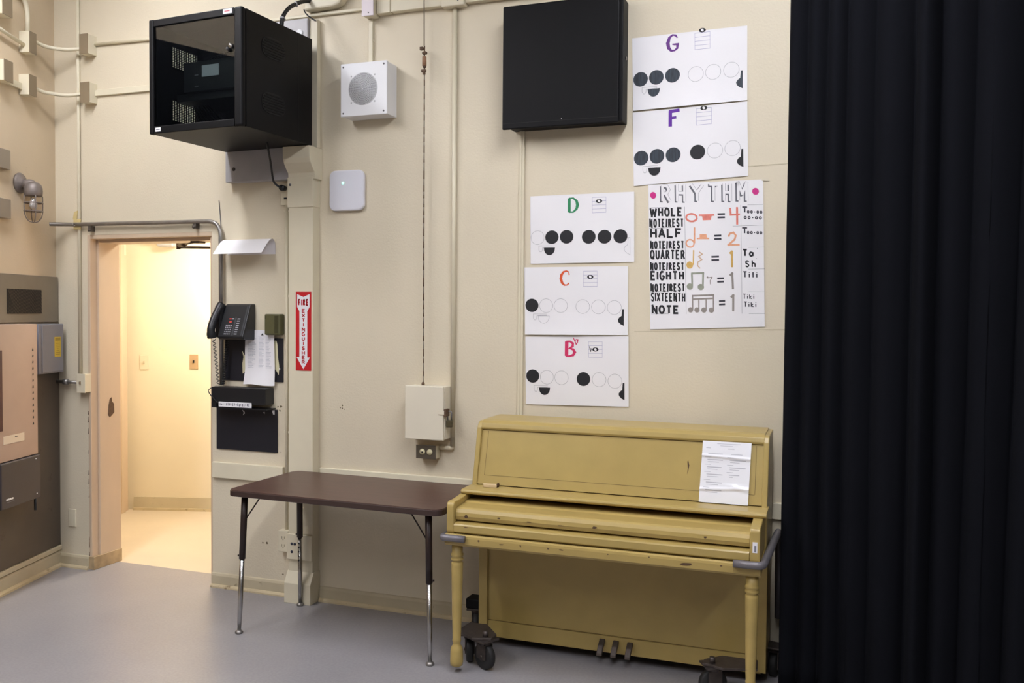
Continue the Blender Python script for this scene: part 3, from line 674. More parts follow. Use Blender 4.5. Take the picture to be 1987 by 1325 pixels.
# fire extinguisher sign
def stroke(mb, pts, wd, P, mat, lay=0.0, caps=True):
    n = len(pts)
    for i in range(1, n - 1):
        d1 = (pts[i][0] - pts[i - 1][0], pts[i][1] - pts[i - 1][1]); d2 = (pts[i + 1][0] - pts[i][0], pts[i + 1][1] - pts[i][1])
        q1 = math.hypot(*d1) or 1; q2 = math.hypot(*d2) or 1
        if (d1[0] * d2[0] + d1[1] * d2[1]) / (q1 * q2) < 0.45:
            e = wd * 0.45
            w1 = (pts[i][2],) if len(pts[i]) > 2 else ()
            stroke(mb, pts[:i] + [(pts[i][0] + d1[0] / q1 * e, pts[i][1] + d1[1] / q1 * e) + w1], wd, P, mat, lay)
            stroke(mb, [(pts[i][0] - d2[0] / q2 * e, pts[i][1] - d2[1] / q2 * e) + w1] + pts[i + 1:], wd, P, mat, lay)
            return
    ws = [p[2] if len(p) > 2 else wd for p in pts]
    L = []; R = []
    for i in range(n):
        a = pts[max(0, i - 1)]; b = pts[min(n - 1, i + 1)]; dx, dy = b[0] - a[0], b[1] - a[1]; q = math.hypot(dx, dy) or 1
        nx, ny = -dy / q, dx / q
        # mitre for sharp corners
        if 0 < i < n - 1:
            d1 = (pts[i][0] - a[0], pts[i][1] - a[1]); d2 = (b[0] - pts[i][0], b[1] - pts[i][1])
            q1 = math.hypot(*d1) or 1; q2 = math.hypot(*d2) or 1
            dot = (d1[0] * d2[0] + d1[1] * d2[1]) / (q1 * q2)
            sc = min(1.6, 1 / math.sqrt(max(0.2, (1 + dot) / 2)))
        else: sc = 1
        h = ws[i] / 2 * sc
        L.append((pts[i][0] + nx * h, pts[i][1] + ny * h)); R.append((pts[i][0] - nx * h, pts[i][1] - ny * h))
    vs = [P(x, y, lay) for x, y in L] + [P(x, y, lay) for x, y in R]
    mb.add(vs, [(i, i + 1, n + i + 1, n + i) for i in range(n - 1)], mat)
def arc(cx, cy, rx, ry, a0, a1, n=14):
    return [(cx + rx * math.cos(math.radians(a0 + (a1 - a0) * k / n)), cy + ry * math.sin(math.radians(a0 + (a1 - a0) * k / n))) for k in range(n + 1)]
def fill(mb, pts, P, mat, lay=0.0):
    # fan from the centroid so that slightly bent sheets stay covered
    cx = sum(p[0] for p in pts) / len(pts); cy = sum(p[1] for p in pts) / len(pts); n = len(pts)
    vs = [P(cx, cy, lay)] + [P(p[0], p[1], lay) for p in pts]
    mb.add(vs, [(0, 1 + i, 1 + (i + 1) % n) for i in range(n)], mat)
LET = {
 'A': [[(0, 0), (.5, 1), (1, 0)], [(.2, .35), (.8, .35)]],
 'B': [[(.05, 0), (.05, 1)], [(.05, 1), (.6, .97), (.8, .78), (.6, .55), (.05, .52)], [(.05, .52), (.7, .5), (.95, .27), (.7, .03), (.05, 0)]],
 'C': [arc(.55, .5, .5, .5, 45, 315)],
 'D': [[(.05, 0), (.05, 1)], [(.05, 1)] + arc(.35, .5, .6, .5, 80, -80) + [(.05, 0)]],
 'E': [[(.95, .97), (.06, .97), (.06, .03), (.95, .03)], [(.06, .5), (.8, .5)]],
 'F': [[(.06, 0), (.06, .97), (.95, .97)], [(.06, .52), (.8, .52)]],
 'G': [arc(.5, .5, .48, .5, 50, 350) + [(.97, .45)], [(.97, .45), (.55, .45)]],
 'H': [[(.06, 0), (.06, 1)], [(.94, 0), (.94, 1)], [(.06, .5), (.94, .5)]],
 'I': [[(.5, 0), (.5, 1)]],
 'L': [[(.06, 1), (.06, .03), (.95, .03)]],
 'M': [[(.06, 0), (.06, 1), (.5, .4), (.94, 1), (.94, 0)]],
 'N': [[(.06, 0), (.06, 1), (.94, 0), (.94, 1)]],
 'O': [arc(.5, .5, .47, .48, 90, 450, 20)],
 'Q': [arc(.5, .5, .47, .48, 90, 450, 20), [(.55, .3), (1.0, -.05)]],
 'R': [[(.06, 0), (.06, 1)], [(.06, .97), (.6, .95), (.85, .74), (.6, .5), (.06, .48)], [(.45, .48), (.98, 0)]],
 'S': [[(.9, .82), (.7, .97), (.35, .97), (.1, .8), (.15, .6), (.5, .5), (.85, .38), (.92, .2), (.65, .02), (.3, .03), (.06, .2)]],
 'T': [[(0, .97), (1, .97)], [(.5, .97), (.5, 0)]],
 'U': [[(.06, 1), (.06, .35)] + arc(.5, .36, .44, .34, 180, 360, 10) + [(.94, 1)]],
 'W': [[(0, 1), (.25, 0), (.5, .8), (.75, 0), (1, 1)]],
 'X': [[(0, 0), (1, 1)], [(0, 1), (1, 0)]],
 'Y': [[(0, 1), (.5, .5), (1, 1)], [(.5, .5), (.5, 0)]],
 '/': [[(0.1, -.05), (.9, 1.05)]],
 '1': [[(.15, .78), (.6, 1), (.6, 0)]],
 '2': [[(.08, .75), (.25, .95), (.6, 1), (.85, .82), (.8, .58), (.1, .03), (1, .03)]],
 '4': [[(.05, 1), (.05, .5), (1, .5)], [(.78, 1), (.78, 0)]],
 'o': [arc(.5, .3, .42, .3, 90, 450, 12)],
 'a': [arc(.42, .3, .38, .3, 90, 450, 12), [(.85, .6), (.85, 0)]],
 'i': [[(.5, .6), (.5, 0)], [(.5, .78), (.5, .88)]],
 'h': [[(.1, 1), (.1, 0)], [(.1, .45), (.4, .6), (.8, .5), (.85, 0)]],
 't': [[(.5, .95), (.5, 0)], [(.1, .62), (.9, .62)]],
 'k': [[(.1, .9), (.1, 0)], [(.8, .6), (.15, .3), (.85, 0)]],
 '-': [[(.1, .3), (.9, .3)]],
 "'": [[(.6, 1), (.3, .8)]],
}
def text(mb, s, x, y, w, h, th, P, mat, lay=0.001, gap=0.18, widths=None, skew=0.0):
    wid = [{'I': 0.35, 'i': 0.35, '/': 0.55, '1': 0.6, 'M': 1.2, 'W': 1.35, 'Q': 1.1, 'O': 1.05, '-': 0.6, "'": 0.4, 'o': 0.75, 't': 0.7}.get(c, 1.0) if c != ' ' else 0.5 for c in s]
    tot = sum(wid) + gap * (len(s) - 1); k = w / tot; cx = x
    for c, wi in zip(s, wid):
        if c != ' ':
            lw = wi * k
            for st in LET[c]:
                ww = min(th, lw) if c in 'Ii' else th
                stroke(mb, [(cx + ww / 2 + p[0] * max(0.0, lw - ww), y + ww * 0.3 + p[1] * (h - 0.6 * ww) + skew * (cx - x)) for p in st], ww, P, mat, lay)
        cx += (wi + gap) * k
def sign():
    X0, X1, Z0_, Z1_ = 0.6345, 0.736, 1.336, 1.784; W_ = X1 - X0; H_ = Z1_ - Z0_
    t = thing('fire_extinguisher_sign', 'narrow red and white arrow sign reading FIRE EXTINGUISHER on the cream duct', 'sign', (0.685, -0.0705, 1.336))
    P = lambda x, y, l=0: (X0 + x, -0.0722 - l, Z0_ + y)
    MB(red_m).box(X0, X1, -0.0722, -0.0701, Z0_, Z1_).build('sign_plate', t)
    a = MB(white_m)
    xs = [0.010, 0.050, 0.091]
    fill(a, [(0.0095, H_ - 0.0135), (0.0505, H_ - 0.030), (0.0915, H_ - 0.0135), (0.0915, H_ - 0.086), (0.0765, H_ - 0.111), (0.0245, H_ - 0.111), (0.0095, H_ - 0.086)], P, white_m, 0.0004)
    fill(a, [(0.0245, H_ - 0.110), (0.0765, H_ - 0.110), (0.0765, 0.070), (0.0245, 0.070)], P, white_m, 0.0004)
    fill(a, [(0.0065, 0.0755), (0.0945, 0.0755), (0.0505, 0.0075)], P, white_m, 0.0005)
    ao = a.build('arrow', t)
    tx = MB(red_m)
    text(tx, 'FIRE', 0.0155, H_ - 0.079, 0.070, 0.037, 0.0085, P, red_m, 0.0009)
    y = H_ - 0.119
    for c in 'EXTINGUISHER':
        text(tx, c, 0.0395 if c != 'I' else 0.046, y, 0.0235 if c != 'I' else 0.010, 0.0212, 0.0056, P, red_m, 0.0009); y -= 0.02655
    tx.build('sign_lettering', t, label='red lettering')
sign()

# ------------------------------------------------------------------ phone corner
ph = thing('wall_telephone', 'black office telephone mounted on the wall right of the doorway', 'telephone', (0.2, 0, 1.51))
body = MB(black_pl)
body.prism([(0.0, 1.500), (-0.115, 1.505), (-0.125, 1.520), (-0.050, 1.705), (-0.035, 1.713), (0.0, 1.713)], 'x', 0.135, 0.312, bev=0.006)
body.build('phone_body', ph)
fy = lambda z: -0.125 + (z - 1.520) / (1.705 - 1.520) * 0.075 - 0.0012
hs = MB(black_pl).tube(smooth_pts([(0.112, -0.142, 1.515), (0.111, -0.150, 1.56), (0.111, -0.130, 1.61), (0.113, -0.098, 1.66), (0.117, -0.060, 1.708)], 5), [0.027] * 4 + [0.023] * 13 + [0.026] * 4, 12)
hs.build('handset', ph)
MB(black_pl).box(0.100, 0.137, -0.10, 0.0, 1.515, 1.69, bev=0.006).build('handset_cradle', ph)
bt = MB(grey_lbl, red_m, M('button_red', (190, 60, 50), 0.5))
PF = lambda x, z: (x, fy(z), z)
def key(x, z, w_, h_, mat): bt.add([PF(x, z), PF(x + w_, z), PF(x + w_, z + h_), PF(x, z + h_)], [(0, 1, 2, 3)], mat)
kw = M('key_print', (168, 168, 174), 0.5)
for r in range(5):
    for c in range(4): key(0.176 + 0.0115 * c, 1.535 + r * 0.0125, 0.007, 0.0052, kw)
bt2 = MB(kw)
for r in range(8):
    z = 1.535 + r * 0.0125; bt2.add([PF(0.246, z), PF(0.266, z), PF(0.266, z + 0.0055), PF(0.246, z + 0.0055)], [(0, 1, 2, 3)], kw)
key(0.19, 1.6225, 0.016, 0.006, MATS['button_red']); key(0.21, 1.6225, 0.014, 0.006, kw); key(0.194, 1.603, 0.017, 0.009, MATS['button_red'])
bt.build('keypad', ph, label='rows of pale and red keys'); bt2.build('key_column', ph, label='column of pale memory keys')
for (xa, xb, zt) in ((0.229, 0.241, 1.632), (0.292, 0.302, 1.70)): MB(M('phone_overlay', (58, 60, 64), 0.35)).add([PF(xa, 1.53), PF(xb, 1.53), PF(xb, zt), PF(xa, zt)], [(0, 1, 2, 3)]).build('overlay_strip', ph)
def coil(p0, p1, r, turns, th, sag=0.0):
    p0, p1 = Vector(p0), Vector(p1); pts = []; n = turns * 10
    for i in range(n + 1):
        q = i / n; a = 2 * PI * turns * q; p = p0.lerp(p1, q)
        pts.append((p.x + r * math.cos(a), p.y + r * math.sin(a), p.z))
    return pts
MB(black_pl).tube(coil((0.112, -0.125, 1.505), (0.080, -0.045, 1.235), 0.0085, 12, 0.003), 0.0022, 5).build('handset_cord', ph)
MB(black_pl).tube(coil((0.150, -0.055, 1.50), (0.118, -0.05, 1.232), 0.008, 26, 0.003), 0.0028, 5).build('line_cord', ph)

bd1 = MB(black_hole).box(0.100, 0.505, -0.007, 0, 1.258, 1.513, M('black_panel', (26, 26, 34), 0.5))
bd1.cyl((0.478, -0.007, 1.335), (0.478, -0.0085, 1.335), 0.008, seg=8, mat=white_p)
single(bd1, 'bulletin_board', 'black panel behind the hanging white phone list', 'board')
bd2 = MB(M('black_panel2', (26, 26, 34), 0.5), white_p)
bd2.box(0.036, 0.466, -0.007, 0, 0.842, 1.094)
for (pts) in ([(0.220, 1.085), (0.236, 1.075), (0.240, 1.064), (0.226, 1.052), (0.232, 1.068)], [(0.368, 1.076), (0.38, 1.078), (0.377, 1.066)], [(0.427, 1.09), (0.448, 1.091), (0.448, 1.066), (0.438, 1.066)]):
    bd2.add([(x, -0.0078, z) for x, z in pts], [tuple(range(len(pts)))], white_p)
single(bd2, 'bulletin_board', 'bare black panel with paper scraps, lowest beside the doorway', 'board')
gt = thing('remote_holder', 'small olive-green ribbed box on the wall right of the telephone', 'control box', (0.46, 0, 1.53))
MB(olive).box(0.406, 0.512, -0.05, 0, 1.533, 1.656, bev=0.008).build('holder_body', gt)
gg = MB(M('olive_dark', (62, 60, 36), 0.5))
for k in range(6): gg.box(0.476 + 0.0048 * k, 0.4785 + 0.0048 * k, -0.0515, -0.0495, 1.545, 1.645)
gg.build('ribbed_grip', gt); MB(MATS['olive_dark']).box(0.413, 0.418, -0.0515, -0.0495, 1.625, 1.645).build('status_mark', gt)
pb = M('yellowed_paper', (214, 206, 170), 0.7)
single(MB(pb).prism([(0.226, 1.300), (0.240, 1.31), (0.262, 1.29), (0.262, 1.40), (0.240, 1.41), (0.222, 1.435), (0.232, 1.40), (0.224, 1.36)], 'y', -0.0095, -0.0075), 'torn_paper', 'ragged pale paper edge showing left of the curling white phone list', 'paper')
single(MB(pb).prism([(0.440, 1.50), (0.460, 1.50), (0.468, 1.475), (0.472, 1.40), (0.480, 1.35), (0.476, 1.30), (0.464, 1.32), (0.440, 1.345)], 'y', -0.0095, -0.0075), 'torn_paper', 'ragged yellowed paper edge showing right of the curling white phone list', 'paper')
def plist():
    m = MB(white_p, M('list_print', (178, 178, 190), 0.7)); nx, nz = 10, 24
    def P(u, v, l=0):
        xl = 0.252 - 0.02 * (v < 0.28) * (0.28 - v) / 0.28 * 0.5 + 0.014 * max(0, v - 0.8) / 0.2; xr = 0.455 + 0.004 * (1 - v)
        x = xl + (xr - xl) * u
        lift = 0.016 + 0.012 * u * (1 - v) * 0.8 + 0.03 * max(0, 0.32 - v) ** 1.3 + 0.006 * math.sin(u * 5 + v * 3) + 0.012 * max(0, 0.25 - v) * (1 - u)
        return (x, -lift - l, 1.238 + 0.322 * v + 0.004 * math.sin(u * 6) * (v < 0.02))
    vs = [P(i / nx, j / nz, l) for l in (0, -0.0007) for j in range(nz + 1) for i in range(nx + 1)]; fs = []; K = (nx + 1) * (nz + 1)
    for j in range(nz):
        for i in range(nx):
            a = j * (nx + 1) + i; fs.append((a, a + 1, a + nx + 2, a + nx + 1)); fs.append((a + K, a + nx + 1 + K, a + nx + 2 + K, a + 1 + K))
    m.add(vs, fs, white_p, True)
    lp_ = MATS['list_print']
    for r in range(26):
        v = 0.86 - r * 0.022
        for (a, b) in ((0.1, 0.36), (0.45, 0.62), (0.68, 0.9)):
            b2 = a + (b - a) * random.uniform(0.5, 1)
            n = 4
            for k in range(n):
                ua, ub = a + (b2 - a) * k / n, a + (b2 - a) * (k + 1) / n - 0.006
                m.add([P(ua, v, 0.0008), P(ub, v, 0.0008), P(ub, v + 0.007, 0.0008), P(ua, v + 0.007, 0.0008)], [(0, 1, 2, 3)], lp_)
    m.add([P(0.50, 0.905, 0.0008), P(0.60, 0.905, 0.0008), P(0.56, 0.93, 0.0008), P(0.54, 0.945, 0.0008)], [(0, 1, 2, 3)], ink)
    m.add([P(0.4, 0.885, 0.0008), P(0.9, 0.875, 0.0008), P(0.9, 0.878, 0.0008), P(0.4, 0.888, 0.0008)], [(0, 1, 2, 3)], lp_)
    single(m, 'phone_list', 'curling white printed sheet hanging below the telephone', 'paper')
plist()
tr = thing('wall_tray', 'black shallow wall box with a white label strip below the phone list', 'wall box', (0.25, 0, 1.12))
MB(black_pl).box(0.060, 0.438, -0.085, 0, 1.126, 1.223, bev=0.004).box(0.060, 0.095, -0.083, 0, 1.100, 1.13).build('box_body', tr)
ls = MB(white_p, grey_lbl).box(0.118, 0.346, -0.092, -0.086, 1.108, 1.137, white_p)
random.seed(3)
for k in range(19):
    x = 0.127 + k * 0.0112; ls.box(x, x + random.uniform(0.003, 0.008), -0.0926, -0.0919, 1.114 + random.uniform(0, 0.004), 1.126 + random.uniform(0, 0.007), grey_lbl)
ls.build('label_strip', tr, label='white strip of small print')
MB(black_pl).box(0.10, 0.45, -0.09, -0.0, 1.098, 1.104).build('box_ledge', tr)
MB(black_pl).tube(smooth_pts([(0.105, -0.088, 1.13), (0.072, -0.095, 1.165), (0.044, -0.09, 1.195), (0.042, -0.07, 1.21), (0.07, -0.05, 1.224)], 6), 0.003, 6).build('loose_wire', tr)
st = MB(M('old_glue_mark', (104, 92, 66), 0.8))
for (x, z, r) in ((0.466, 1.112, 0.006), (0.488, 1.114, 0.009), (0.480, 1.09, 0.007), (0.897, 1.138, 0.006), (0.884, 1.125, 0.005), (0.896, 1.122, 0.006), (0.912, 1.118, 0.004), (0.487, 0.846, 0.004), (0.50, 0.125, 0.006), (0.39, 0.30, 0.008), (0.36, 0.30, 0.006)):
    vs = [(x + r * (0.5 + random.random() * 0.6) * math.cos(a), -0.0008, z + r * (0.5 + random.random() * 0.6) * math.sin(a)) for a in [2 * PI * k / 8 for k in range(8)]]
    st.add(vs, [tuple(range(8))])
so_ = st.build('wall_stain'); so_['kind'] = 'structure'
# curled paper taped high
def curl():
    m = MB(white_p); pr = [(-0.0015, 2.005), (-0.003, 2.05), (-0.010, 2.078), (-0.030, 2.092), (-0.056, 2.084), (-0.085, 2.060), (-0.115, 2.028), (-0.137, 2.005)]
    pr = [(p.x, p.y) for p in smooth_pts([(a, b, 0) for a, b in pr], 4)]
    n = len(pr); X = [0.115 + 0.335 * k / 12 for k in range(13)]
    vs = []
    for l in (0.0, 0.0007):
        for i, x in enumerate(X):
            for k, (y, z) in enumerate(pr): vs.append((x + (k / n) * 0.0, y, z - l - 0.004 * (12 - i) / 12 * k / n))
    fs = []; K = n * 13
    for i in range(12):
        for k in range(n - 1):
            a = i * n + k; fs.append((a, a + 1, a + n + 1, a + n)); fs.append((a + K, a + n + K, a + n + 1 + K, a + 1 + K))
    m.add(vs, fs, white_p, True)
    single(m, 'curled_paper', 'white sheet of paper curling out from the wall above the telephone', 'paper')
curl()

# ------------------------------------------------------------------ door conduit
lp0 = LWP((0.125, 0.02, 2.212))
dc = thing('door_conduit', 'bare steel conduit running over the doorway and bending down behind the telephone', 'conduit', (-0.4, -0.03, 2.2))
MB(steel).tube(bend([tuple(lp0), (-1.10, -0.036, 2.212), (-0.95, -0.03, 2.211), (0.086, -0.03, 2.203), (0.092, -0.03, 1.23)], 0.09, 8), 0.0125, 12).build('conduit_pipe', dc)
for x in (-0.905, -0.10):
    MB(M('dark_clip', (84, 76, 68), 0.6, 0.3)).box(x - 0.012, x + 0.012, -0.036, 0, 2.165, 2.20, bev=0.003).cyl((x, -0.036, 2.172), (x, -0.042, 2.172), 0.010, seg=10).build('conduit_clip', dc)
single(MB(steel_d).tube(smooth_pts([(0.055, -0.004, 2.33), (0.064, -0.005, 2.24), (0.070, -0.006, 2.14), (0.066, -0.01, 1.98), (0.074, -0.012, 1.80), (0.10, -0.03, 1.715)], 6), 0.0022, 6), 'thin_wire', 'thin grey wire running down the wall to the telephone', 'wire')

# ------------------------------------------------------------------ wall boxes and devices
sp = thing('wall_speaker', 'square white wall loudspeaker with a round perforated grille', 'loudspeaker', (1.095, 0, 2.74))
X0, X1, Z0_, Z1_ = 0.953, 1.238, 2.739, 3.026
MB(white_m).box(X0 + 0.003, X1 - 0.003, -0.115, 0, Z0_ + 0.003, Z1_ - 0.003, bev=0.003).build('speaker_box', sp)
fp = MB(white_m, steel_d).box(X0, X1, -0.121, -0.114, Z0_, Z1_, white_m, bev=0.004, seg=3)
for x in (X0 + 0.017, X1 - 0.020):
    for z in (Z0_ + 0.018, Z1_ - 0.018): fp.cyl((x, -0.121, z), (x, -0.1225, z), 0.005, seg=10, mat=steel_d)
for a in (45, 135, 225, 315):
    x = 1.092 + 0.101 * math.cos(math.radians(a)); z = 2.884 + 0.101 * math.sin(math.radians(a)); fp.cyl((x, -0.121, z), (x, -0.1222, z), 0.0045, seg=10, mat=M('pale_screw', (190, 190, 192), 0.4))
fp.build('front_plate', sp)
gr = MB(M('grille_grey', (196, 196, 198), 0.5), M('grille_hole', (70, 70, 72), 0.7))
gr.lathe([(0.0885, 0), (0.0885, 0.0015), (0.085, 0.002), (0.0, 0.002)], (1.092, -0.121, 2.884), (0, -1, 0), 40, MATS['grille_grey'])
for ring in range(1, 15):
    r = 0.0058 * ring; n = int(6.0 * ring)
    for k in range(n):
        a = 2 * PI * k / n; cx, cz = 1.092 + r * math.cos(a), 2.884 + r * math.sin(a); q = 0.00175
        gr.add([(cx - q, -0.1233, cz - q), (cx + q, -0.1233, cz - q), (cx + q, -0.1233, cz + q), (cx - q, -0.1233, cz + q)], [(0, 1, 2, 3)], MATS['grille_hole'])
gr.build('round_grille', sp)

ap = thing('wireless_access_point', 'rounded white wireless access point with a green light', 'access point', (0.934, 0, 2.24))
def rr(cx, cz, hx, hz, r, n=7):
    return [(cx + p[0], cz + p[1]) for p in rrect(hx, hz, r, n)]
a_ = MB(white_pl)
for (y0, y1, g) in ((0.0, -0.020, 0.0),): a_.prism(rr(0.935, 2.3525, 0.110, 0.113, 0.035), 'y', -0.030, -0.003, bev=0.008, seg=3)
a_.build('access_point_body', ap)
MB(grey_lbl).prism(rr(0.935, 2.3525, 0.08, 0.08, 0.02), 'y', -0.004, 0.0).build('mounting_plate', ap)
MB(green_led).cyl((0.915, -0.0302, 2.394), (0.915, -0.0318, 2.394), 0.006, seg=14).build('status_light', ap, label='glowing green status light')

bb = thing('black_cabinet', 'large flat black square cabinet on the wall beside the posters', 'wall cabinet', (2.21, 0, 2.62))
MB(black_m).box(1.925, 2.525, -0.110, 0, 2.622, 3.225, bev=0.004).build('cabinet_box', bb)
cf = MB(black_m, black_hole, white_m).box(1.900, 2.508, -0.122, -0.108, 2.612, 3.236, black_m, bev=0.006)
cf.box(1.905, 2.503, -0.1228, -0.1215, 2.640, 2.643, black_hole).cyl((2.218, -0.122, 2.648), (2.218, -0.1235, 2.648), 0.002, seg=8, mat=white_m)
cf.build('cabinet_door', bb)
MB(chrome).cyl((2.525, -0.05, 2.94), (2.530, -0.05, 2.94), 0.009, seg=12).build('cabinet_lock', bb)

wb = thing('white_lock_box', 'cream steel box with a padlocked hasp where the hanging cable ends', 'lock box', (1.46, 0, 0.99))
MB(white_m if False else M('off_white_enamel', (224, 216, 196), 0.4, var=0.02)).box(1.352, 1.576, -0.090, 0, 0.992, 1.276, bev=0.003).build('box_body', wb)
MB(MATS['off_white_enamel']).box(1.344, 1.572, -0.104, -0.090, 0.988, 1.278, bev=0.004).build('box_door', wb)
hsb = MB(MATS['off_white_enamel'], rust).box(1.545, 1.580, -0.108, -0.104, 1.128, 1.150, bev=0.001).box(1.576, 1.590, -0.108, -0.06, 1.118, 1.158, rust, bev=0.002)
hsb.build('hasp', wb)
pk = MB(M('dark_brass', (92, 84, 62), 0.5, 0.5), steel_d).box(1.580, 1.614, -0.088, -0.066, 1.060, 1.098, MATS['dark_brass'], bev=0.004).tube(bend([(1.586, -0.077, 1.095), (1.586, -0.077, 1.145), (1.608, -0.077, 1.145), (1.608, -0.077, 1.095)], 0.011), 0.0035, 8, steel_d)
single(pk, 'padlock', 'dark brass padlock hanging from the cream steel box', 'padlock')
ob = thing('surface_outlet', 'small cream wall box with a dark cover plate and two round sockets', 'outlet', (1.45, 0, 0.88))
MB(cream).box(1.395, 1.510, -0.056, 0, 0.880, 0.950, bev=0.003).build('outlet_box', ob)
MB(M('dark_bronze_plate', (92, 84, 72), 0.45, 0.3)).box(1.391, 1.508, -0.062, -0.056, 0.878, 0.952, bev=0.002).build('cover_plate', ob)
rs = MB(M('ivory_socket', (222, 214, 176), 0.4), black_hole)
for x in (1.430, 1.474):
    rs.cyl((x, -0.062, 0.916), (x, -0.065, 0.916), 0.0165, seg=20, mat=MATS['ivory_socket'])
rs.cyl((1.430, -0.065, 0.914), (1.430, -0.0655, 0.914), 0.005, seg=10, mat=black_hole)
rs.build('round_socket', ob)

# hanging steel cable with turnbuckle
hc = thing('hanging_cable', 'thin rusty steel cable with a turnbuckle hanging down to the cream lock box', 'cable', (1.425, -0.03, 1.28))
MB(M('old_steel_cable', (140, 130, 116), 0.6, 0.3)).tube([(1.420, -0.062, ZC), (1.424, -0.052, 3.10)], 0.0032, 6).build('upper_cable', hc)
lc = MB(MATS['old_steel_cable'], rust)
z = 2.95; k = 0
random.seed(11)
while z > 1.285:
    z2 = max(1.285, z - random.uniform(0.015, 0.045)); q = lambda zz: (1.426 - 0.003 * (2.95 - zz) / 1.67, -0.052 + 0.012 * (2.95 - zz) / 1.67, zz)
    lc.tube([q(z), q(z2)], 0.0036, 6, rust if k % 2 else MATS['old_steel_cable']); z = z2; k += 1
lc.build('lower_cable', hc)
tbk = MB(rust, copper)
tbk.cyl((1.426, -0.052, 3.10), (1.426, -0.052, 2.95), 0.004, seg=8).cyl((1.4255, -0.052, 3.045), (1.4255, -0.052, 2.995), 0.0115, seg=12, mat=copper)
tbk.box(1.401, 1.418, -0.060, -0.044, 3.081, 3.097).box(1.414, 1.440, -0.062, -0.042, 3.056, 3.072, bev=0.005).box(1.418, 1.434, -0.060, -0.044, 2.985, 3.0, bev=0.003).box(1.408, 1.436, -0.060, -0.044, 2.963, 2.977, bev=0.004).box(1.418, 1.430, -0.058, -0.046, 2.95, 2.965)
tbk.build('turnbuckle', hc)
MB(rust).lathe([(0.009, 0), (0.009, 0.008), (0.005, 0.016)], (1.423, -0.042, 1.2785), (0, 0, 1), 10).build('cable_anchor', hc)
ek = MB(rust)
for z in (3.062, 2.970): ek.tube(bend([(1.440, -0.050, z), (1.475, -0.030, z - 0.006), (1.475, 0.0, z - 0.006)], 0.015), 0.002, 6)

# raceways and conduits on the wall
single(MB(cream).cyl((1.586, -0.012, 0.942), (1.586, -0.012, 3.30), 0.0125, seg=12).tube(bend([(1.505, -0.012, 0.936), (1.586, -0.012, 0.936), (1.586, -0.012, 1.0)], 0.012), 0.0125, 12), 'wall_conduit', 'tall cream conduit dropping from the raceway and turning into the dark-plated outlet', 'conduit')
pcv = MB(cream)
pcv.box(1.955, 1.985, -0.012, 0, 0.80, 2.65, bev=0.003).box(1.962, 1.971, -0.016, -0.012, 0.80, 2.65)
single(pcv, 'surface_raceway', 'flat cream raceway running down from the black square cabinet behind the piano', 'raceway')
single(MB(cream).box(1.066, 1.092, -0.017, 0, 3.028, 3.300, bev=0.003).box(1.062, 1.096, -0.012, 0, 3.17, 3.18), 'surface_raceway', 'short cream raceway joining the square loudspeaker to the raceway above', 'raceway')
single(MB(cream).box(0.20, 1.055, -0.02, 0, 3.342, 3.360, bev=0.004), 'surface_raceway', 'slim cream raceway running level above the rack', 'raceway')
jb = thing('junction_box', 'cream and lilac-tinted junction box on the raceway above the loudspeaker', 'junction box', (1.10, 0, 3.29))
MB(cream).box(1.060, 1.126, -0.072, 0, 3.292, 3.46, bev=0.003).build('box_body', jb)
MB(M('lilac_white', (222, 212, 218), 0.4), steel_d).box(1.057, 1.129, -0.078, -0.072, 3.288, 3.47, MATS['lilac_white'], bev=0.002).cyl((1.10, -0.078, 3.305), (1.10, -0.0795, 3.305), 0.004, seg=8, mat=steel_d).build('cover_plate', jb)
rwy = MB(cream, seam_m).box(1.129, 1.212, -0.042, 0, 3.306, 3.382, cream, bev=0.003).box(1.216, 1.52, -0.040, 0, 3.308, 3.378, cream, bev=0.004).box(1.212, 1.216, -0.036, 0, 3.308, 3.376, seam_m)
single(rwy, 'surface_raceway', 'wide cream raceway between the two junction boxes near the top', 'raceway')
jb2 = thing('junction_box', 'cream junction box feeding the tall conduit beside the black square cabinet', 'junction box', (1.59, 0, 3.30))
MB(cream).box(1.522, 1.655, -0.055, 0, 3.296, 3.42, bev=0.006).build('box_body', jb2)
MB(steel_d).cyl((1.62, -0.055, 3.322), (1.62, -0.0565, 3.322), 0.004, seg=8).build('cover_screw', jb2)
single(MB(cream).box(1.655, 6.5, -0.036, 0, 3.312, 3.38, bev=0.004), 'surface_raceway', 'wide cream raceway running right above the black square cabinet and posters', 'raceway')
big = MB(cream).prism([(0.677, 3.366), (0.862, 3.371), (0.905, 3.385), (0.928, 3.415), (0.935, 3.46), (0.935, 3.75), (0.86, 3.75), (0.86, 3.47), (0.85, 3.445), (0.677, 3.44)], 'y', -0.058, 0.0, bev=0.010)
single(big, 'surface_raceway', 'thick cream elbow raceway above the rack taking the black cables', 'raceway')

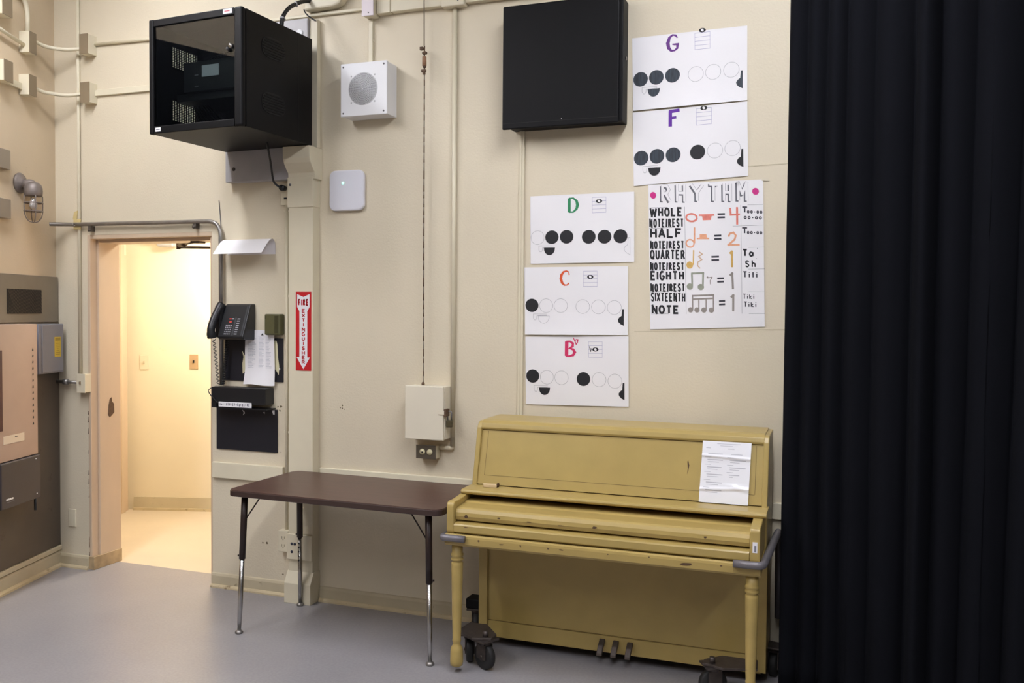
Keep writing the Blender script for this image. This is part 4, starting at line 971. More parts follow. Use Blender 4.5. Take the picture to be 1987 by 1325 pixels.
# left end of the back wall
vc = MB(cream).cyl((-1.012, -0.012, 1.262), (-1.012, -0.012, ZC), 0.011, seg=12)
single(vc, 'wall_conduit', 'thin cream conduit running down the corner wall to the light switch', 'conduit')
tpz = MB(M('yellowed_tape', (206, 186, 130), 0.7)).box(-1.045, -0.985, -0.0275, -0.0235, 2.18, 2.245, bev=0.002).prism([(-1.05, 2.245), (-1.02, 2.23), (-1.01, 2.30), (-1.04, 2.29)], 'y', -0.027, -0.024)
single(tpz, 'masking_tape', 'scrap of yellowed tape where the conduits cross left of the doorway', 'tape')
for (lab, z0, z1, xa, xb, d) in (('upper cream wall box with brown cover, just left of the rack', 3.266, 3.386, -0.938, -0.873, 0.07), ('lower cream wall box with brown cover, left of the rack bottom', 2.966, 3.090, -0.940, -0.870, 0.062)):
    j = thing('junction_box', lab, 'junction box', ((xa + xb) / 2, 0, z0))
    MB(cream).box(xa, xb, -d, 0, z0, z1, bev=0.002).build('box_body', j)
    MB(brown_cov).box(xa - 0.001, xb + 0.001, -d - 0.004, -d, z0 - 0.001, z1 + 0.001).build('cover_plate', j)
single(MB(cream).cyl((-0.875, -0.012, 3.334), (0.14, -0.012, 3.318), 0.0095, seg=10), 'wall_conduit', 'thin cream conduit running from the upper wall box behind the rack', 'conduit')
single(MB(cream).box(-0.872, 0.14, -0.018, 0, 3.012, 3.05, bev=0.003), 'surface_raceway', 'flat cream raceway running from the lower wall box behind the rack', 'raceway')
sw = thing('light_switch', 'cream surface light switch box left of the doorway', 'light switch', (-0.96, 0, 1.145))
MB(cream).box(-0.998, -0.935, -0.050, 0, 1.146, 1.262, bev=0.003).build('switch_box', sw)
MB(cream).box(-1.002, -0.931, -0.055, -0.050, 1.143, 1.265, bev=0.002).build('switch_plate', sw)
MB(brown_cov).box(-0.972, -0.964, -0.066, -0.055, 1.20, 1.216, bev=0.001).build('toggle', sw)
single(MB(steel).cyl((-1.20, -0.028, 1.206), (-0.998, -0.028, 1.206), 0.011, seg=12).lathe([(0.017, 0), (0.017, 0.035)], (-1.10, -0.028, 1.206), (-1, 0, 0), 12), 'steel_nipple', 'short steel pipe joining the light switch box to the corner', 'conduit')
single(MB(cream).box(-1.128, -1.066, -0.008, 0, 0.265, 0.380, bev=0.003), 'blank_cover_plate', 'blank cream cover plate low on the wall left of the doorway', 'cover plate')

# ------------------------------------------------------------------ left wall equipment
def lw(mb): return mb.xf(LWP)
def lthing(name, label, cat, s, off, z, group=None): return thing(name, label, cat, tuple(LWP((s, off, z))), group)
vp = lthing('vent_panel', 'grey-brown sheet metal panel with a dark mesh vent on the left wall', 'vent panel', 0.5, 0, 1.59)
lw(MB(vent_m).box(0.035, 1.6, 0, 0.02, 1.590, 1.880, bev=0.003)).build('panel_sheet', vp)
vm = MB(black_hole, dark_pan).box(0.221, 0.568, 0.02, 0.022, 1.644, 1.792, black_hole)
for k in range(40):
    s0 = 0.215 + k * 0.0118
    a, b = (s0 - 0.148 * 0.55, 1.644), (s0, 1.792)
    sa, sb = max(0.221, a[0]), min(0.568, b[0])
    if sb - sa < 0.004: continue
    za = 1.644 + (sa - a[0]) / (b[0] - a[0]) * 0.148; zb = 1.644 + (sb - a[0]) / (b[0] - a[0]) * 0.148
    vm.add([(sa, 0.0235, za), (sa + 0.003, 0.0235, za), (sb + 0.003 if sb < 0.565 else sb, 0.0235, zb), (sb, 0.0235, zb)], [(0, 1, 2, 3)], dark_pan)
lw(vm).build('vent_mesh', vp, label='dark diagonal mesh vent')
lw(MB(dark_pan).box(0.022, 2.4, 0, 0.018, 0.115, 1.588, bev=0.002))
dpan = MB(dark_pan).box(0.022, 2.4, 0, 0.018, 0.140, 1.586, bev=0.002); single(lw(dpan), 'metal_wall_panel', 'large dark brown panel covering the lower left wall', 'wall panel')
single(lw(MB(cream_d).box(0.03, 2.4, 0, 0.03, 0.108, 0.138, bev=0.004)), 'panel_sill', 'narrow scuffed cream strip under the dark brown left wall panel', 'trim strip')
ep = lthing('breaker_panel', 'beige-pink electrical panel with a column of small black numbers', 'electrical panel', 0.8, 0.02, 0.805)
lw(MB(pink_m).box(0.462, 1.30, 0.022, 0.138, 0.806, 1.584, bev=0.003)).build('panel_cover', ep)
lw(MB(M('maroon_edge', (70, 34, 36), 0.5)).box(0.803, 1.05, 0.138, 0.142, 0.985, 1.440)).build('panel_door', ep)
nm = MB(ink); random.seed(5)
for k in range(13):
    z = 1.432 - k * 0.0365
    P = lambda x, y, l=0, z=z: tuple((0.510 - x, 0.1385 + l, z + y))
    if k % 3 == 0: fill(nm, [(-0.007, -0.008), (0.008, -0.008), (0.006, 0.003), (0.001, 0.010), (-0.004, 0.002)], P, ink, 0.0004)
    else: fill(nm, [(-0.006, -0.007), (0.004, -0.008), (0.008, 0.001), (0.002, 0.009), (-0.003, 0.004)], P, ink, 0.0004)
lw(nm).build('circuit_numbers', ep, label='column of small black circuit numbers')
lw(MB(M('aged_label', (214, 196, 174), 0.6), ink).box(0.60, 0.795, 0.138, 0.1395, 0.905, 0.952).box(0.66, 0.69, 0.1395, 0.14, 0.937, 0.941, ink)).build('paper_label', ep, label='pale worn paper label')
lw(MB(black_pl).box(0.452, 0.462, 0.06, 0.10, 0.895, 0.915)).build('latch', ep)
dbx = lthing('control_box', 'charcoal box with a lever rod hung under the beige-pink panel', 'control box', 0.65, 0.02, 0.53)
lw(MB(dark_box, black_hole).box(0.474, 0.845, 0.02, 0.158, 0.545, 0.802, dark_box, bev=0.003).box(0.845, 1.3, 0.02, 0.150, 0.545, 0.802, black_hole)).build('box_body', dbx)
for (s_, z_) in ((0.520, 0.785), (0.512, 0.575)): lw(MB(white_m).cyl((s_, 0.158, z_), (s_, 0.160, z_), 0.004, seg=8)).build('screw', dbx)
lgm = MB(white_m)
for k in range(4): lgm.box(0.745 + 0.017 * k - 0.006, 0.755 + 0.017 * k - 0.002, 0.158, 0.1588, 0.590, 0.600)
lgm.box(0.73, 0.80, 0.158, 0.1586, 0.578, 0.580, grey_lbl); lw(lgm).build('printed_mark', dbx)
lw(MB(black_pl).cyl((0.514, 0.15, 0.548), (0.514, 0.15, 0.475), 0.008, seg=10)).build('lever_rod', dbx)
gbx = lthing('grey_switch_box', 'blue-grey switch box with a yellow warning sticker in the left corner', 'switch box', 0.2, 0.02, 1.26)
lw(MB(grey_box).box(0.085, 0.352, 0.02, 0.082, 1.272, 1.580, bev=0.004)).build('box_body', gbx)
lw(MB(grey_box).box(0.095, 0.325, 0.082, 0.088, 1.280, 1.575, bev=0.003)).build('box_lid', gbx)
ys = MB(yellow_s, ink, M('sticker_band', (160, 136, 48), 0.5)).box(0.128, 0.196, 0.088, 0.0892, 1.372, 1.498, yellow_s).box(0.134, 0.190, 0.0892, 0.0896, 1.474, 1.492, MATS['sticker_band'])
for k, wd in enumerate((0.046, 0.05, 0.04, 0.02, 0.03, 0.048, 0.048)): ys.box(0.162 - wd / 2, 0.162 + wd / 2, 0.0892, 0.0896, 1.455 - k * 0.0115, 1.459 - k * 0.0115, MATS['sticker_band'])
lw(ys).build('warning_sticker', gbx, label='yellow warning sticker')
for (lab, s0, s1, z0, z1) in (('upper cream wall box with brown cover on the left wall beside the corner', 0.327, 0.394, 3.215, 3.340), ('lower cream wall box with brown cover on the left wall beside the corner', 0.330, 0.400, 2.960, 3.082), ('cream wall box on the left wall with a short raceway to its right', 0.560, 0.640, 2.985, 3.105), ('highest cream wall box on the left wall, beside the bent rising conduit', 0.560, 0.650, 3.36, 3.50)):
    j = lthing('junction_box', lab, 'junction box', (s0 + s1) / 2, 0, z0)
    lw(MB(cream).box(s0, s1, 0, 0.064, z0, z1, bev=0.002)).build('box_body', j)
    lw(MB(brown_cov).box(s0 - 0.001, s1 + 0.001, 0.064, 0.068, z0 - 0.001, z1 + 0.001)).build('cover_plate', j)
single(lw(MB(cream).box(0.395, 0.562, 0, 0.022, 2.99, 3.028, bev=0.003)), 'surface_raceway', 'short cream raceway between two wall boxes on the left wall', 'raceway')
single(MB(cream).tube(smooth_pts([tuple(LWP((0.328, 0.034, 3.312))), tuple(LWP((0.245, 0.06, 3.297))), (-1.075, -0.145, 3.294), (-1.01, -0.10, 3.291), (-0.936, -0.036, 3.308)], 8), 0.0115, 10), 'corner_conduit', 'upper drooping cream conduit crossing the room corner', 'conduit')
single(MB(cream).tube(smooth_pts([tuple(LWP((0.331, 0.034, 3.025))), tuple(LWP((0.250, 0.06, 3.012))), (-1.075, -0.145, 3.012), (-1.01, -0.10, 3.008), (-0.938, -0.034, 3.028)], 8), 0.0115, 10), 'corner_conduit', 'lower drooping cream conduit crossing the room corner', 'conduit')
single(lw(MB(cream).tube(bend([(0.355, 0.030, 3.34), (0.352, 0.030, 3.56), (0.62, 0.030, 3.56)], 0.13, 8), 0.0135, 12)), 'wall_conduit', 'bent cream conduit rising from the upper corner wall box', 'conduit')
single(lw(MB(cream).tube([(0.395, 0.030, 3.258), (0.8, 0.030, 3.30)], 0.0115, 10)), 'wall_conduit', 'cream conduit running left from the upper corner wall box', 'conduit')
for (lab, z0, z1) in (('upper grey-brown metal plate on the left wall, above the caged lamp', 2.486, 2.600), ('lower grey-brown metal plate on the left wall, level with the caged lamp', 2.200, 2.314)):
    single(lw(MB(M('brown_grey_plate', (150, 138, 122), 0.5, 0.1)).box(0.540, 0.70, 0, 0.035, z0, z1, bev=0.003)), 'metal_plate', lab, 'plate')
lm = lthing('caged_lamp', 'grey metal wall lamp with a caged glass jar, unlit', 'wall lamp', 0.40, 0, 2.42)
lamp_g = M('lamp_grey_metal', (128, 118, 112), 0.5, 0.4, var=0.1, scale=25)
lw(MB(lamp_g).lathe([(0.060, 0), (0.062, 0.008), (0.055, 0.018), (0.030, 0.026), (0.026, 0.036)], (0.405, 0, 2.43), (0, 1, 0), 22)).build('wall_canopy', lm)
lw(MB(lamp_g).tube(bend([(0.405, 0.03, 2.42), (0.402, 0.085, 2.43), (0.400, 0.085, 2.36)], 0.03), 0.028, 14).lathe([(0.046, 0.0), (0.050, 0.006), (0.052, 0.03), (0.050, 0.050), (0.044, 0.068), (0.028, 0.082)], (0.400, 0.085, 2.352), (0, 0, 1), 20)).build('lamp_hood', lm)
lw(MB(jar_m).lathe([(0.006, 0), (0.030, 0.006), (0.040, 0.03), (0.044, 0.07), (0.045, 0.15)], (0.400, 0.085, 2.204), (0, 0, 1), 20)).build('glass_jar', lm, label='clear ribbed glass jar')
lw(MB(white_m).lathe([(0.010, 0), (0.022, 0.015), (0.020, 0.04), (0.012, 0.065)], (0.400, 0.085, 2.275), (0, 0, 1), 14)).build('bulb', lm)
cg = MB(lamp_g)
for z in (2.262, 2.312): cg.tube([(0.400 + 0.051 * math.cos(a), 0.085 + 0.051 * math.sin(a), z) for a in [2 * PI * k / 20 for k in range(21)]], 0.004, 6)
for k in range(4):
    a = PI / 4 + PI / 2 * k; cg.tube(smooth_pts([(0.400 + r * math.cos(a), 0.085 + r * math.sin(a), z) for (r, z) in ((0.050, 2.355), (0.051, 2.29), (0.046, 2.235), (0.026, 2.202), (0.0, 2.194))], 4), 0.0035, 6)
lw(cg).build('wire_cage', lm)

single(lw(MB(M('dark_blue_fabric', (34, 38, 46), 0.9)).box(1.25, 4.2, 0.001, 0.05, 2.0, 3.43, bev=0.01)), 'added_reflection_panel', 'dark fabric panel added out of view on the left wall to darken the rack glass reflection', 'added panel')  # unseen dark panel, added so the rack door reflects something dark
# ------------------------------------------------------------------ hall beyond the doorway
for (lab, s, z, m_, tg) in (('pale light switch plate on the hall wall beyond the doorway', 0.152, 1.235, cream, cream_d), ('brown light switch plate on the hall wall beyond the doorway', 0.572, 1.245, M('tan_plate', (186, 156, 120), 0.45, 0.2), black_hole)):
    h = thing('light_switch', lab, 'light switch', tuple(HWP((s, 0, z))))
    MB(m_).box(s - 0.036, s + 0.036, 0, 0.007, z - 0.06, z + 0.06, bev=0.002).xf(HWP).build('switch_plate', h)
    MB(tg).box(s - 0.005, s + 0.005, 0.007, 0.018, z - 0.011, z + 0.011).xf(HWP).build('toggle', h)
hb = thing('hall_wall_fixture', 'small white rounded fixture high on the hall wall beyond the doorway', 'light fixture', tuple(HWP((0.37, 0, 2.2))))
MB(white_m).box(0.25, 0.46, 0, 0.12, 2.245, 2.35, bev=0.01).xf(HWP).build('fixture_base', hb)
MB(plate_g).box(0.30, 0.44, 0.01, 0.10, 2.190, 2.250, bev=0.015, seg=3).xf(HWP).build('fixture_lens', hb)
cz = thing('door_closer', 'dark door closer arm under the top of the doorway', 'door closer', (-0.25, 0.16, 2.09))
arm = M('dark_bronze', (60, 46, 34), 0.5, 0.4)
MB(arm).box(-0.275, -0.115, 0.10, 0.14, 2.108, 2.1195, bev=0.003).box(-0.235, -0.165, 0.09, 0.15, 2.088, 2.112, bev=0.004).build('soffit_bracket', cz)
MB(arm).tube([(-0.20, 0.12, 2.098), (-0.33, 0.20, 2.099), (-0.52, 0.33, 2.096)], 0.0075, 8).tube([(-0.40, 0.25, 2.098), (-0.52, 0.33, 2.096)], 0.013, 8).build('fore_arm', cz)
MB(arm).tube([(-0.54, 0.34, 2.086), (-0.25, 0.40, 2.082), (-0.01, 0.45, 2.080)], 0.0085, 8).cyl((-0.535, 0.34, 2.072), (-0.535, 0.34, 2.112), 0.014, seg=10).build('main_arm', cz)
MB(arm).box(-0.035, 0.0115, 0.35, 0.62, 2.03, 2.09, bev=0.005).build('closer_body', cz)

# ------------------------------------------------------------------ posters
def bil(c, lift):
    TL, TR, BR, BL = [Vector((a, 0, b)) for a, b in c]
    def P(u, v, l=0.0):
        p = (BL * (1 - u) + BR * u) * (1 - v) + (TL * (1 - u) + TR * u) * v
        return (p.x, -0.003 - lift(u, v) - l, p.z)
    return P
def sheet(mb, P, mat, nx=12, nz=12, th=0.0006):
    vs = [P(i / nx, j / nz, l) for l in (0, -th) for j in range(nz + 1) for i in range(nx + 1)]; fs = []; K = (nx + 1) * (nz + 1)
    for j in range(nz):
        for i in range(nx):
            a = j * (nx + 1) + i; fs.append((a, a + 1, a + nx + 2, a + nx + 1)); fs.append((a + K, a + nx + 1 + K, a + nx + 2 + K, a + 1 + K))
    for i in range(nx):
        a = i; fs.append((a, a + K, a + 1 + K, a + 1)); a = nz * (nx + 1) + i; fs.append((a, a + 1, a + 1 + K, a + K))
    for j in range(nz):
        a = j * (nx + 1); fs.append((a, a + nx + 1, a + nx + 1 + K, a + K)); a += nx; fs.append((a, a + K, a + nx + 1 + K, a + nx + 1))
    mb.add(vs, fs, mat, False)
LW_, LH_ = 0.555, 0.36
def note_poster(letter, col, corners, u0, note, filled, half, rkey, lift, cy1, cy2, washes=(), flat=False, label='', soff=0.64, dv=0.0, gap_u=0.0):
    P0 = bil(corners, lift); P = lambda x, y, l=0.0: P0(x / LW_, y / LH_, l)
    base = P0(0.5, 0.0); t = thing('note_poster', label, 'poster', base, 'fingering posters on the wall')
    s = MB(white_p); sheet(s, P0, white_p); s.build('paper_sheet', t)
    col = M('marker_' + letter, col, 0.6, var=0.08, scale=90)
    m = MB(col); lx, ly, hh = u0 * LW_, (0.715 + dv) * LH_, 0.078
    G = lambda pts: [(lx + p[0] * 0.058, ly + p[1] * hh) + ((p[2],) if len(p) > 2 else ()) for p in pts]
    def S(pts, wd=0.007): stroke(m, G(pts), wd, P, col, 0.0008)
    if letter == 'G':
        S([(.95, .80, .006), (.80, .96, .009), (.55, 1.0, .008), (.28, .85, .013), (.14, .52, .018), (.2, .22, .016), (.42, .02, .010), (.7, .02, .008), (.92, .14, .010), (.95, .30, .012), (.93, .44, .012)]); S([(.52, .42, .006), (.7, .40, .009), (1.08, .40, .010)])
    elif letter == 'F':
        S([(.2, 0), (.22, .97)], 0.017); S([(.1, .93), (1.0, .98)], 0.016); S([(.2, .52), (.72, .55)], 0.013)
    elif letter == 'D':
        S([(.18, 0.02), (.18, .98)], 0.016); S([(.18, .98, .005), (.55, .97, .008), (.85, .78, .013), (.95, .5, .017), (.85, .24, .013), (.55, .04, .008), (.18, .03, .006)])
    elif letter == 'C':
        S([(.92, .92, .004), (.7, .99, .007), (.42, .93, .010), (.22, .72, .014), (.16, .45, .015), (.28, .18, .013), (.5, .03, .008), (.75, .04, .006), (.9, .16, .008)]); S([(.94, .72, .007), (.90, .96, .004)])
    else:
        S([(.22, .02), (.24, .98)], 0.019); S([(.2, .97, .010), (.55, .98, .009), (.82, .84, .013), (.80, .66, .013), (.52, .52, .007), (.40, .50, .005)]); S([(.52, .52, .007), (.85, .44, .012), (.98, .26, .016), (.85, .08, .013), (.5, .0, .009), (.15, .01, .008)])
        S([(.86, 1.24, .004), (1.14, .76, .006)], 0.005); S([(1.0, 1.0, .003), (1.12, 1.10, .005), (1.28, 1.08, .007), (1.24, .92, .005), (1.15, .77, .003)])
    m.build('note_letter', t, label='hand-drawn letter %s in marker' % letter)
    # staff
    st = MB(M('staff_purple', (170, 166, 196), 0.7), ink, white_p)
    sx, sy, sw_, shh = soff * LW_, (0.70 + dv) * LH_, 0.073, 0.080
    pu = MATS['staff_purple']
    for k in range(5): stroke(st, [(sx, sy + shh * k / 4), (sx + sw_, sy + shh * k / 4)], 0.0018, P, pu, 0.0006)
    for xx in (sx, sx + sw_): stroke(st, [(xx, sy), (xx, sy + shh)], 0.0014, P, pu, 0.0006)
    ny = sy + shh * note / 4; nx = sx + sw_ * 0.5
    fill(st, arc(nx, ny, 0.0165, 0.0105, 0, 348, 28), P, ink, 0.0010)
    ti = [(nx + 0.0075 * math.cos(a) * math.cos(2.1) - 0.0095 * 0.62 * math.sin(a) * math.sin(2.1) * -1 * -1, ny + 0.0075 * math.cos(a) * math.sin(2.1) + 0.0058 * math.sin(a) * math.cos(2.1)) for a in [2 * PI * k / 20 for k in range(20)]]
    fill(st, ti, P, white_p, 0.0014)
    if flat:
        stroke(st, [(sx + 0.004, ny + 0.016), (sx + 0.011, ny - 0.012)], 0.003, P, ink, 0.001); stroke(st, [(sx + 0.007, ny + 0.004), (sx + 0.015, ny + 0.004), (sx + 0.011, ny - 0.012)], 0.003, P, ink, 0.001)
    st.build('music_staff', t)
    # recorder holes
    NEW = lambda: MB(ink)
    cxs = [0.072, 0.214, 0.358, 0.572 + gap_u, 0.722 + gap_u, 0.872 + gap_u * 0.6]
    for k, (u, f) in enumerate(zip(cxs, filled)):
        cy = (cy1 if k < 3 else cy2)
        cy = (cy[k % 3] if isinstance(cy, (list, tuple)) else cy) * LH_; cx = u * LW_; r = 0.0365
        h = NEW()
        if f: fill(h, arc(cx, cy, r, r * 0.98, 0, 350, 36), P, wash if k in washes else ink, 0.0008)
        else: stroke(h, arc(cx, cy, r, r, 200, 560, 40), 0.0012, P, pencil, 0.0008)
        h.build('finger_hole_mark', t, label='inked finger hole circle' if f else 'open pencilled finger hole circle')
    h = NEW()
    ty = (cy1[1] if isinstance(cy1, (list, tuple)) else cy1) * LH_ - 0.044
    tx = 0.085 * LW_
    stroke(h, [(tx + 0.075, ty - 0.001), (tx, ty), (tx, ty - 0.022), (tx + 0.006, ty - 0.032), (tx + 0.014, ty - 0.032), (tx + 0.019, ty - 0.024), (tx + 0.020, ty - 0.010), (tx + 0.075, ty - 0.009)], 0.0012, P, pencil, 0.0008)
    hx = tx + 0.058; dsk = [(hx - 0.031, ty - 0.011)] + arc(hx, ty - 0.016, 0.030, 0.034, 180, 360, 16) + [(hx + 0.031, ty - 0.011)]
    if half: fill(h, dsk, P, wash if half == 2 else ink, 0.0010)
    else: stroke(h, dsk + [dsk[0]], 0.0012, P, pencil, 0.0008)
    h.build('thumb_key_mark', t)
    h = NEW()
    kx = 0.962 * LW_; ky = (cy2[2] if isinstance(cy2, (list, tuple)) else cy2) * LH_ - 0.008
    key = [(kx, ky), (kx, ky - 0.088), (kx - 0.016, ky - 0.080), (kx - 0.028, ky - 0.068), (kx - 0.031, ky - 0.056), (kx - 0.024, ky - 0.044), (kx - 0.012, ky - 0.036), (kx - 0.009, ky)]
    if rkey:
        fill(h, [(kx, ky), (kx, ky - 0.045), (kx - 0.012, ky - 0.036), (kx - 0.009, ky)], P, wash if rkey == 2 else ink, 0.0008)
        fill(h, [(kx, ky - 0.030), (kx, ky - 0.088), (kx - 0.016, ky - 0.080), (kx - 0.028, ky - 0.068), (kx - 0.031, ky - 0.056), (kx - 0.024, ky - 0.044), (kx - 0.012, ky - 0.036)], P, wash if rkey == 2 else ink, 0.0009)
    else: stroke(h, key + [key[0]], 0.0012, P, pencil, 0.0008)
    h.build('side_key_mark', t)
L_flat = lambda u, v: 0.0015 + 0.002 * abs(math.sin(3 * u + 2 * v))
L_b = lambda a: (lambda u, v: 0.0015 + a * max(0, 0.35 - v) ** 1.4 * 4 * (0.5 + 0.5 * math.sin(u * PI)) + 0.0015 * math.sin(u * 4))
note_poster('G', (98, 42, 128), [(2.546, 3.049), (3.104, 3.057), (3.110, 2.702), (2.556, 2.688)], 0.305, 4.55, [1, 1, 1, 0, 0, 0], 2, 2, L_b(0.010), [0.425, 0.43, 0.435], [0.42, 0.425, 0.43], washes=(0, 1, 2), label='white poster with a purple letter G, topmost on the wall', soff=0.555, dv=0.05, gap_u=-0.01)
note_poster('F', (92, 30, 150), [(2.554, 2.680), (3.110, 2.697), (3.120, 2.342), (2.564, 2.315)], 0.315, 4.0, [1, 1, 1, 1, 0, 0], 1, 1, L_flat, [0.37, 0.375, 0.375], [0.38, 0.38, 0.39], washes=(0, 1, 2), label='white poster with a purple block letter F', soff=0.565, dv=0.045)
note_poster('D', (36, 130, 84), [(2.018, 2.283), (2.567, 2.287), (2.571, 1.936), (2.022, 1.931)], 0.365, 3.0, [0, 1, 1, 1, 1, 1], 1, 0, L_flat, [0.385, 0.385, 0.385], [0.375, 0.37, 0.37], label='white poster with a green letter D', soff=0.605, dv=0.02)
note_poster('C', (214, 84, 40), [(1.987, 1.913), (2.540, 1.915), (2.544, 1.567), (1.996, 1.561)], 0.345, 2.5, [1, 0, 0, 0, 0, 0], 0, 1, L_b(0.012), [0.435, 0.43, 0.43], [0.415, 0.41, 0.40], label='white poster with an orange letter C', soff=0.58, dv=0.01)
note_poster('Bflat', (206, 44, 96), [(1.997, 1.550), (2.547, 1.562), (2.552, 1.204), (2.003, 1.194)], 0.385, 2.0, [1, 0, 0, 1, 0, 0], 1, 1, L_flat, [0.42, 0.405, 0.40], [0.385, 0.38, 0.36], flat=True, label='white poster with a pink letter B flat, lowest above the piano', soff=0.622)

def rhythm():
    P0 = bil([(2.637, 2.318), (3.190, 2.322), (3.209, 1.618), (2.657, 1.598)], lambda u, v: 0.0012 + 0.002 * math.sin(u * 3) ** 2)
    t = thing('rhythm_chart', 'large hand-lettered white chart headed RHYTHM with note names', 'poster', P0(0.5, 0))
    # drawing units of the chart: 850 wide, about 1000 tall, rows rise slightly to the right
    def P(x, y, l=0.0):
        u = (x - 145) / 850.0; yt = 140 - 68 * u; yb = 1165 - 25 * u
        return P0(u, 1 - (y - yt) / (yb - yt), l)
    s = MB(white_p); sheet(s, P0, white_p, 8, 8); s.build('paper_sheet', t)
    F = lambda x, y, l=0.0: P(x, -y, l)          # flipped so that y grows upward
    g = MB(pencil)
    for a, b in (((150, 303), (992, 253)), ((150, 447), (835, 412)), ((835, 412), (992, 402)), ((150, 592), (998, 562)), ((150, 745), (1000, 720)), ((150, 898), (1000, 880)), ((155, 1055), (1000, 1043))):
        stroke(g, [(a[0], -a[1]), (b[0], -b[1])], 2.2, F, pencil, 0.0005)
    for (x, y0, y1) in ((420, 287, 1053), (832, 262, 1046)): stroke(g, [(x, -y0), (x + 2, -y1)], 2.2, F, pencil, 0.0005)
    g.build('ruled_grid', t)
    hd = MB(pencil, white_p, M('pencil_shade', (104, 104, 112), 0.8))
    shd = MATS['pencil_shade']
    x = 238
    for c, xx, wd, y0, y1 in (('R', 240, 82, 262, 128), ('H', 352, 82, 260, 118), ('Y', 462, 104, 252, 116), ('T', 596, 82, 248, 108), ('H', 700, 72, 246, 102), ('M', 802, 88, 240, 94)):
        for (dx, dy, th, mt, l) in ((-10, -9, 21, shd, 0.0005), (0, 0, 23, pencil, 0.0008), (0, 0, 19, white_p, 0.0012)):
            for st in LET[c]:
                stroke(hd, [(xx + 10 + dx + p[0] * (wd - 20), -y0 + 10 + dy + p[1] * (y0 - y1 - 20)) for p in st], th, F, mt, l)
    hd.build('heading_letters', t, label='outlined shaded heading RHYTHM')
    for (w_, x0, x1, yt, yb, th, sk) in (('WHOLE', 152, 405, 302, 366, 14, 0.05), ('NOTE/REST', 148, 413, 380, 442, 11.5, 0.04), ('HALF', 152, 400, 447, 516, 15, 0.03), ('NOTE/REST', 152, 414, 538, 594, 11.5, 0.03), ('QUARTER', 150, 420, 600, 668, 12, 0.02), ('NOTE/REST', 150, 412, 690, 745, 11.5, 0.02), ('EIGHTH', 150, 413, 750, 816, 14, 0.02), ('NOTE/REST', 150, 418, 840, 898, 11.5, 0.02), ('SIXTEENTH', 152, 418, 903, 966, 10, 0.0), ('NOTE', 156, 370, 992, 1054, 15, 0.0)):
        nm = MB(ink); text(nm, w_, x0, -yb, x1 - x0, yb - yt, th, F, ink, 0.0008, gap=0.10, skew=sk)
        nm.build('note_name', t, label='black block letters reading ' + w_)
    M('dark_marker', (52, 52, 62), 0.6)
    for (x0, x1, y) in ((664, 718, 345), (638, 690, 500), (615, 671, 652), (656, 704, 807), (667, 712, 970)):
        eq = MB(MATS['dark_marker'])
        for d in (-12, 12): stroke(eq, [(x0, -(y + d)), (x1, -(y + d - 3))], 13, F, MATS['dark_marker'], 0.0008)
        eq.build('equals_sign', t)
    sy = MB()
    cor = M('coral_marker', (222, 128, 114), 0.6, var=0.1, scale=60); orr = M('peach_marker', (228, 164, 128), 0.6, var=0.1, scale=60); och = M('ochre_marker', (212, 172, 96), 0.6, var=0.1, scale=60)
    gg_ = M('sage_marker', (148, 152, 136), 0.6, var=0.1, scale=60); gb_ = M('taupe_marker', (146, 138, 132), 0.6, var=0.1, scale=60)
    S = lambda pts, wd, mt: stroke(sy, [(p[0], -p[1]) for p in pts], wd, F, mt, 0.0008)
    D = lambda x, y, rx, ry, mt: fill(sy, [(a, b) for a, b in arc(x, -y, rx, ry, 0, 342, 19)], F, mt, 0.0009)
    S(arc(471, 363, 40, 27, 0, 360, 24), 13, cor)
    sy.build('whole_note', t); sy = MB()
    fill(sy, [(526, -350), (526, -338), (640, -332), (640, -345), (620, -347), (615, -376), (555, -380), (550, -349)], F, cor, 0.0008)
    sy.build('whole_rest', t); sy = MB()
    S([(756, 285), (760, 335)], 14, cor); S([(752, 335), (826, 330)], 14, cor); S([(806, 278), (806, 404)], 15, cor)
    sy.build('count_numeral', t); sy = MB()
    S(arc(458, 547, 29, 27, 0, 360, 20), 10, orr); S([(492, 432), (490, 545)], 12, orr)
    sy.build('half_note', t); sy = MB()
    fill(sy, [(530, -480), (580, -478), (584, -502), (600, -504), (600, -514), (508, -516), (508, -508), (530, -503)], F, orr, 0.0008)
    sy.build('half_rest', t); sy = MB()
    S([(742, 492), (752, 470), (778, 462), (795, 482), (786, 512), (740, 552), (822, 549)], 13, orr)
    sy.build('count_numeral', t); sy = MB()
    D(453, 702, 25, 26, och); S([(484, 595), (480, 700)], 10, och)
    sy.build('quarter_note', t); sy = MB()
    lt = M('tan_marker', (208, 178, 150), 0.6); S([(524, 606), (548, 622), (520, 640), (544, 660), (514, 680), (512, 705), (530, 724)], 8, lt)
    sy.build('quarter_rest', t); sy = MB()
    S([(750, 615), (765, 600), (765, 712)], 16, och)
    sy.build('count_numeral', t); sy = MB()
    D(452, 856, 24, 23, gg_); D(534, 858, 24, 22, gg_); S([(470, 850), (468, 758)], 13, gg_); S([(464, 762), (560, 757)], 14, gg_); S([(553, 757), (549, 856)], 13, gg_)
    sy.build('eighth_note', t); sy = MB()
    D(584, 788, 7, 7, gb_); S([(584, 792), (618, 786), (604, 812), (606, 838)], 6, gb_)
    sy.build('eighth_rest', t); sy = MB()
    S([(748, 772), (766, 756), (770, 870)], 15, gb_)
    sy.build('count_numeral', t); sy = MB()
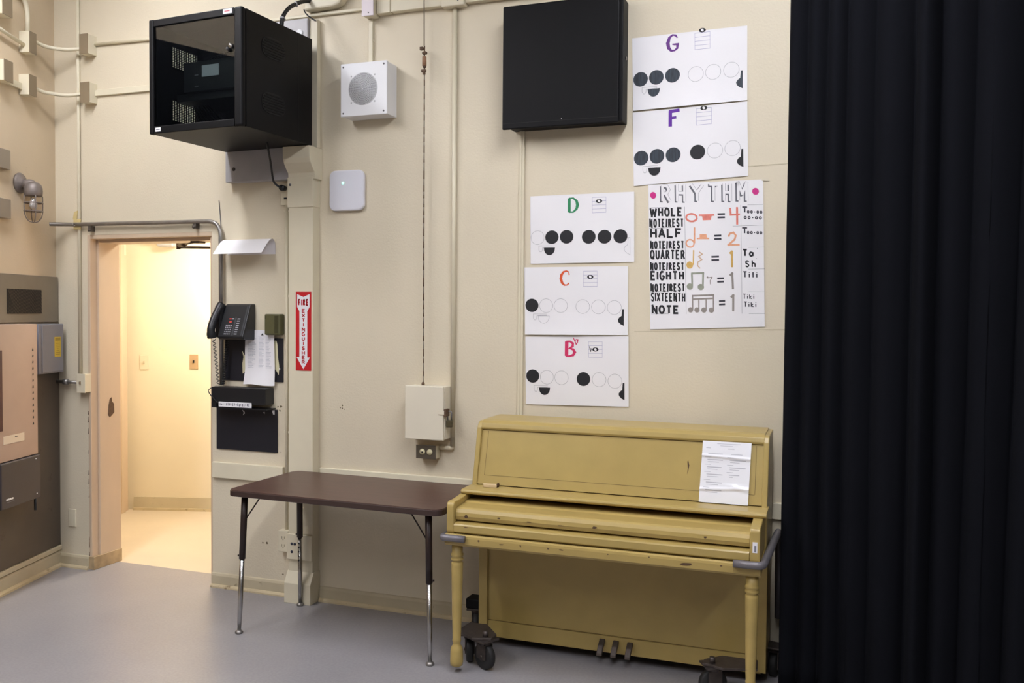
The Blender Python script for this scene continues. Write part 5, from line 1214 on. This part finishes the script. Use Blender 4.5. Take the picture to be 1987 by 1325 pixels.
    for x in (455, 503, 555, 610): D(x, 1023, 20, 19, gb_)
    for x, y0 in ((472, 920), (518, 945), (572, 942), (626, 914)): S([(x, y0), (x - 1, 1022)], 9, gb_)
    S([(466, 922), (632, 914)], 12, gb_); S([(468, 947), (630, 938)], 11, gb_)
    sy.build('sixteenth_note', t); sy = MB()
    S([(754, 930), (772, 914), (770, 1030)], 15, gb_)
    sy.build('count_numeral', t)
    sl = MB(ink)
    dk = MATS['dark_marker']
    for row in ([('T', 838, -318, 46, 46, 11, dk, .18), ('oo-oo', 876, -320, 112, 32, 7, dk, .14), ('oo-oo', 852, -362, 132, 32, 8, dk, .14)],
                [('T', 836, -468, 46, 46, 10, dk, .18), ('oo-oo', 874, -470, 112, 32, 7, dk, .14)],
                [('Ta', 840, -632, 86, 54, 12, ink, .18), ('S', 858, -710, 34, 50, 10, ink, .18), ('h', 904, -710, 36, 54, 9, ink, .18), ("'", 940, -590, 20, 20, 4, dk, .18), ("'", 932, -664, 20, 20, 4, dk, .18)],
                [('Titi', 842, -785, 106, 46, 9, dk, .3)], [('Tiki', 840, -940, 84, 38, 6, dk, .25), ('Tiki', 846, -998, 92, 40, 7, dk, .25)]):
        sl = MB(ink)
        for (w_, x, y, ww, hh_, th, mt, gp) in row: text(sl, w_, x, y, ww, hh_, th, F, mt, 0.0008, gap=gp)
        sl.build('rhythm_syllable', t)
    M('magenta_dot', (200, 36, 128), 0.5)
    for (x, y, r) in ((182, 213, 23), (940, 161, 24)):
        dt = MB(MATS['magenta_dot']); fill(dt, arc(x, -y, r, r * 1.03, 0, 345, 24), F, MATS['magenta_dot'], 0.0009); dt.build('round_sticker', t, label='magenta dot')
    tape = MB(M('clear_tape', (222, 212, 190), 0.25))
    for (x0, y0, x1, y1) in ((985, 62, 1035, 82),): fill(tape, [(x0, -y0), (x1, -y0), (x1, -y1), (x0, -y1)], F, MATS['clear_tape'], 0.0003)
    tape.build('clear_tape', t)
rhythm()

for o in list(bpy.data.objects):
    if '_b' in o.keys(): del o['_b']
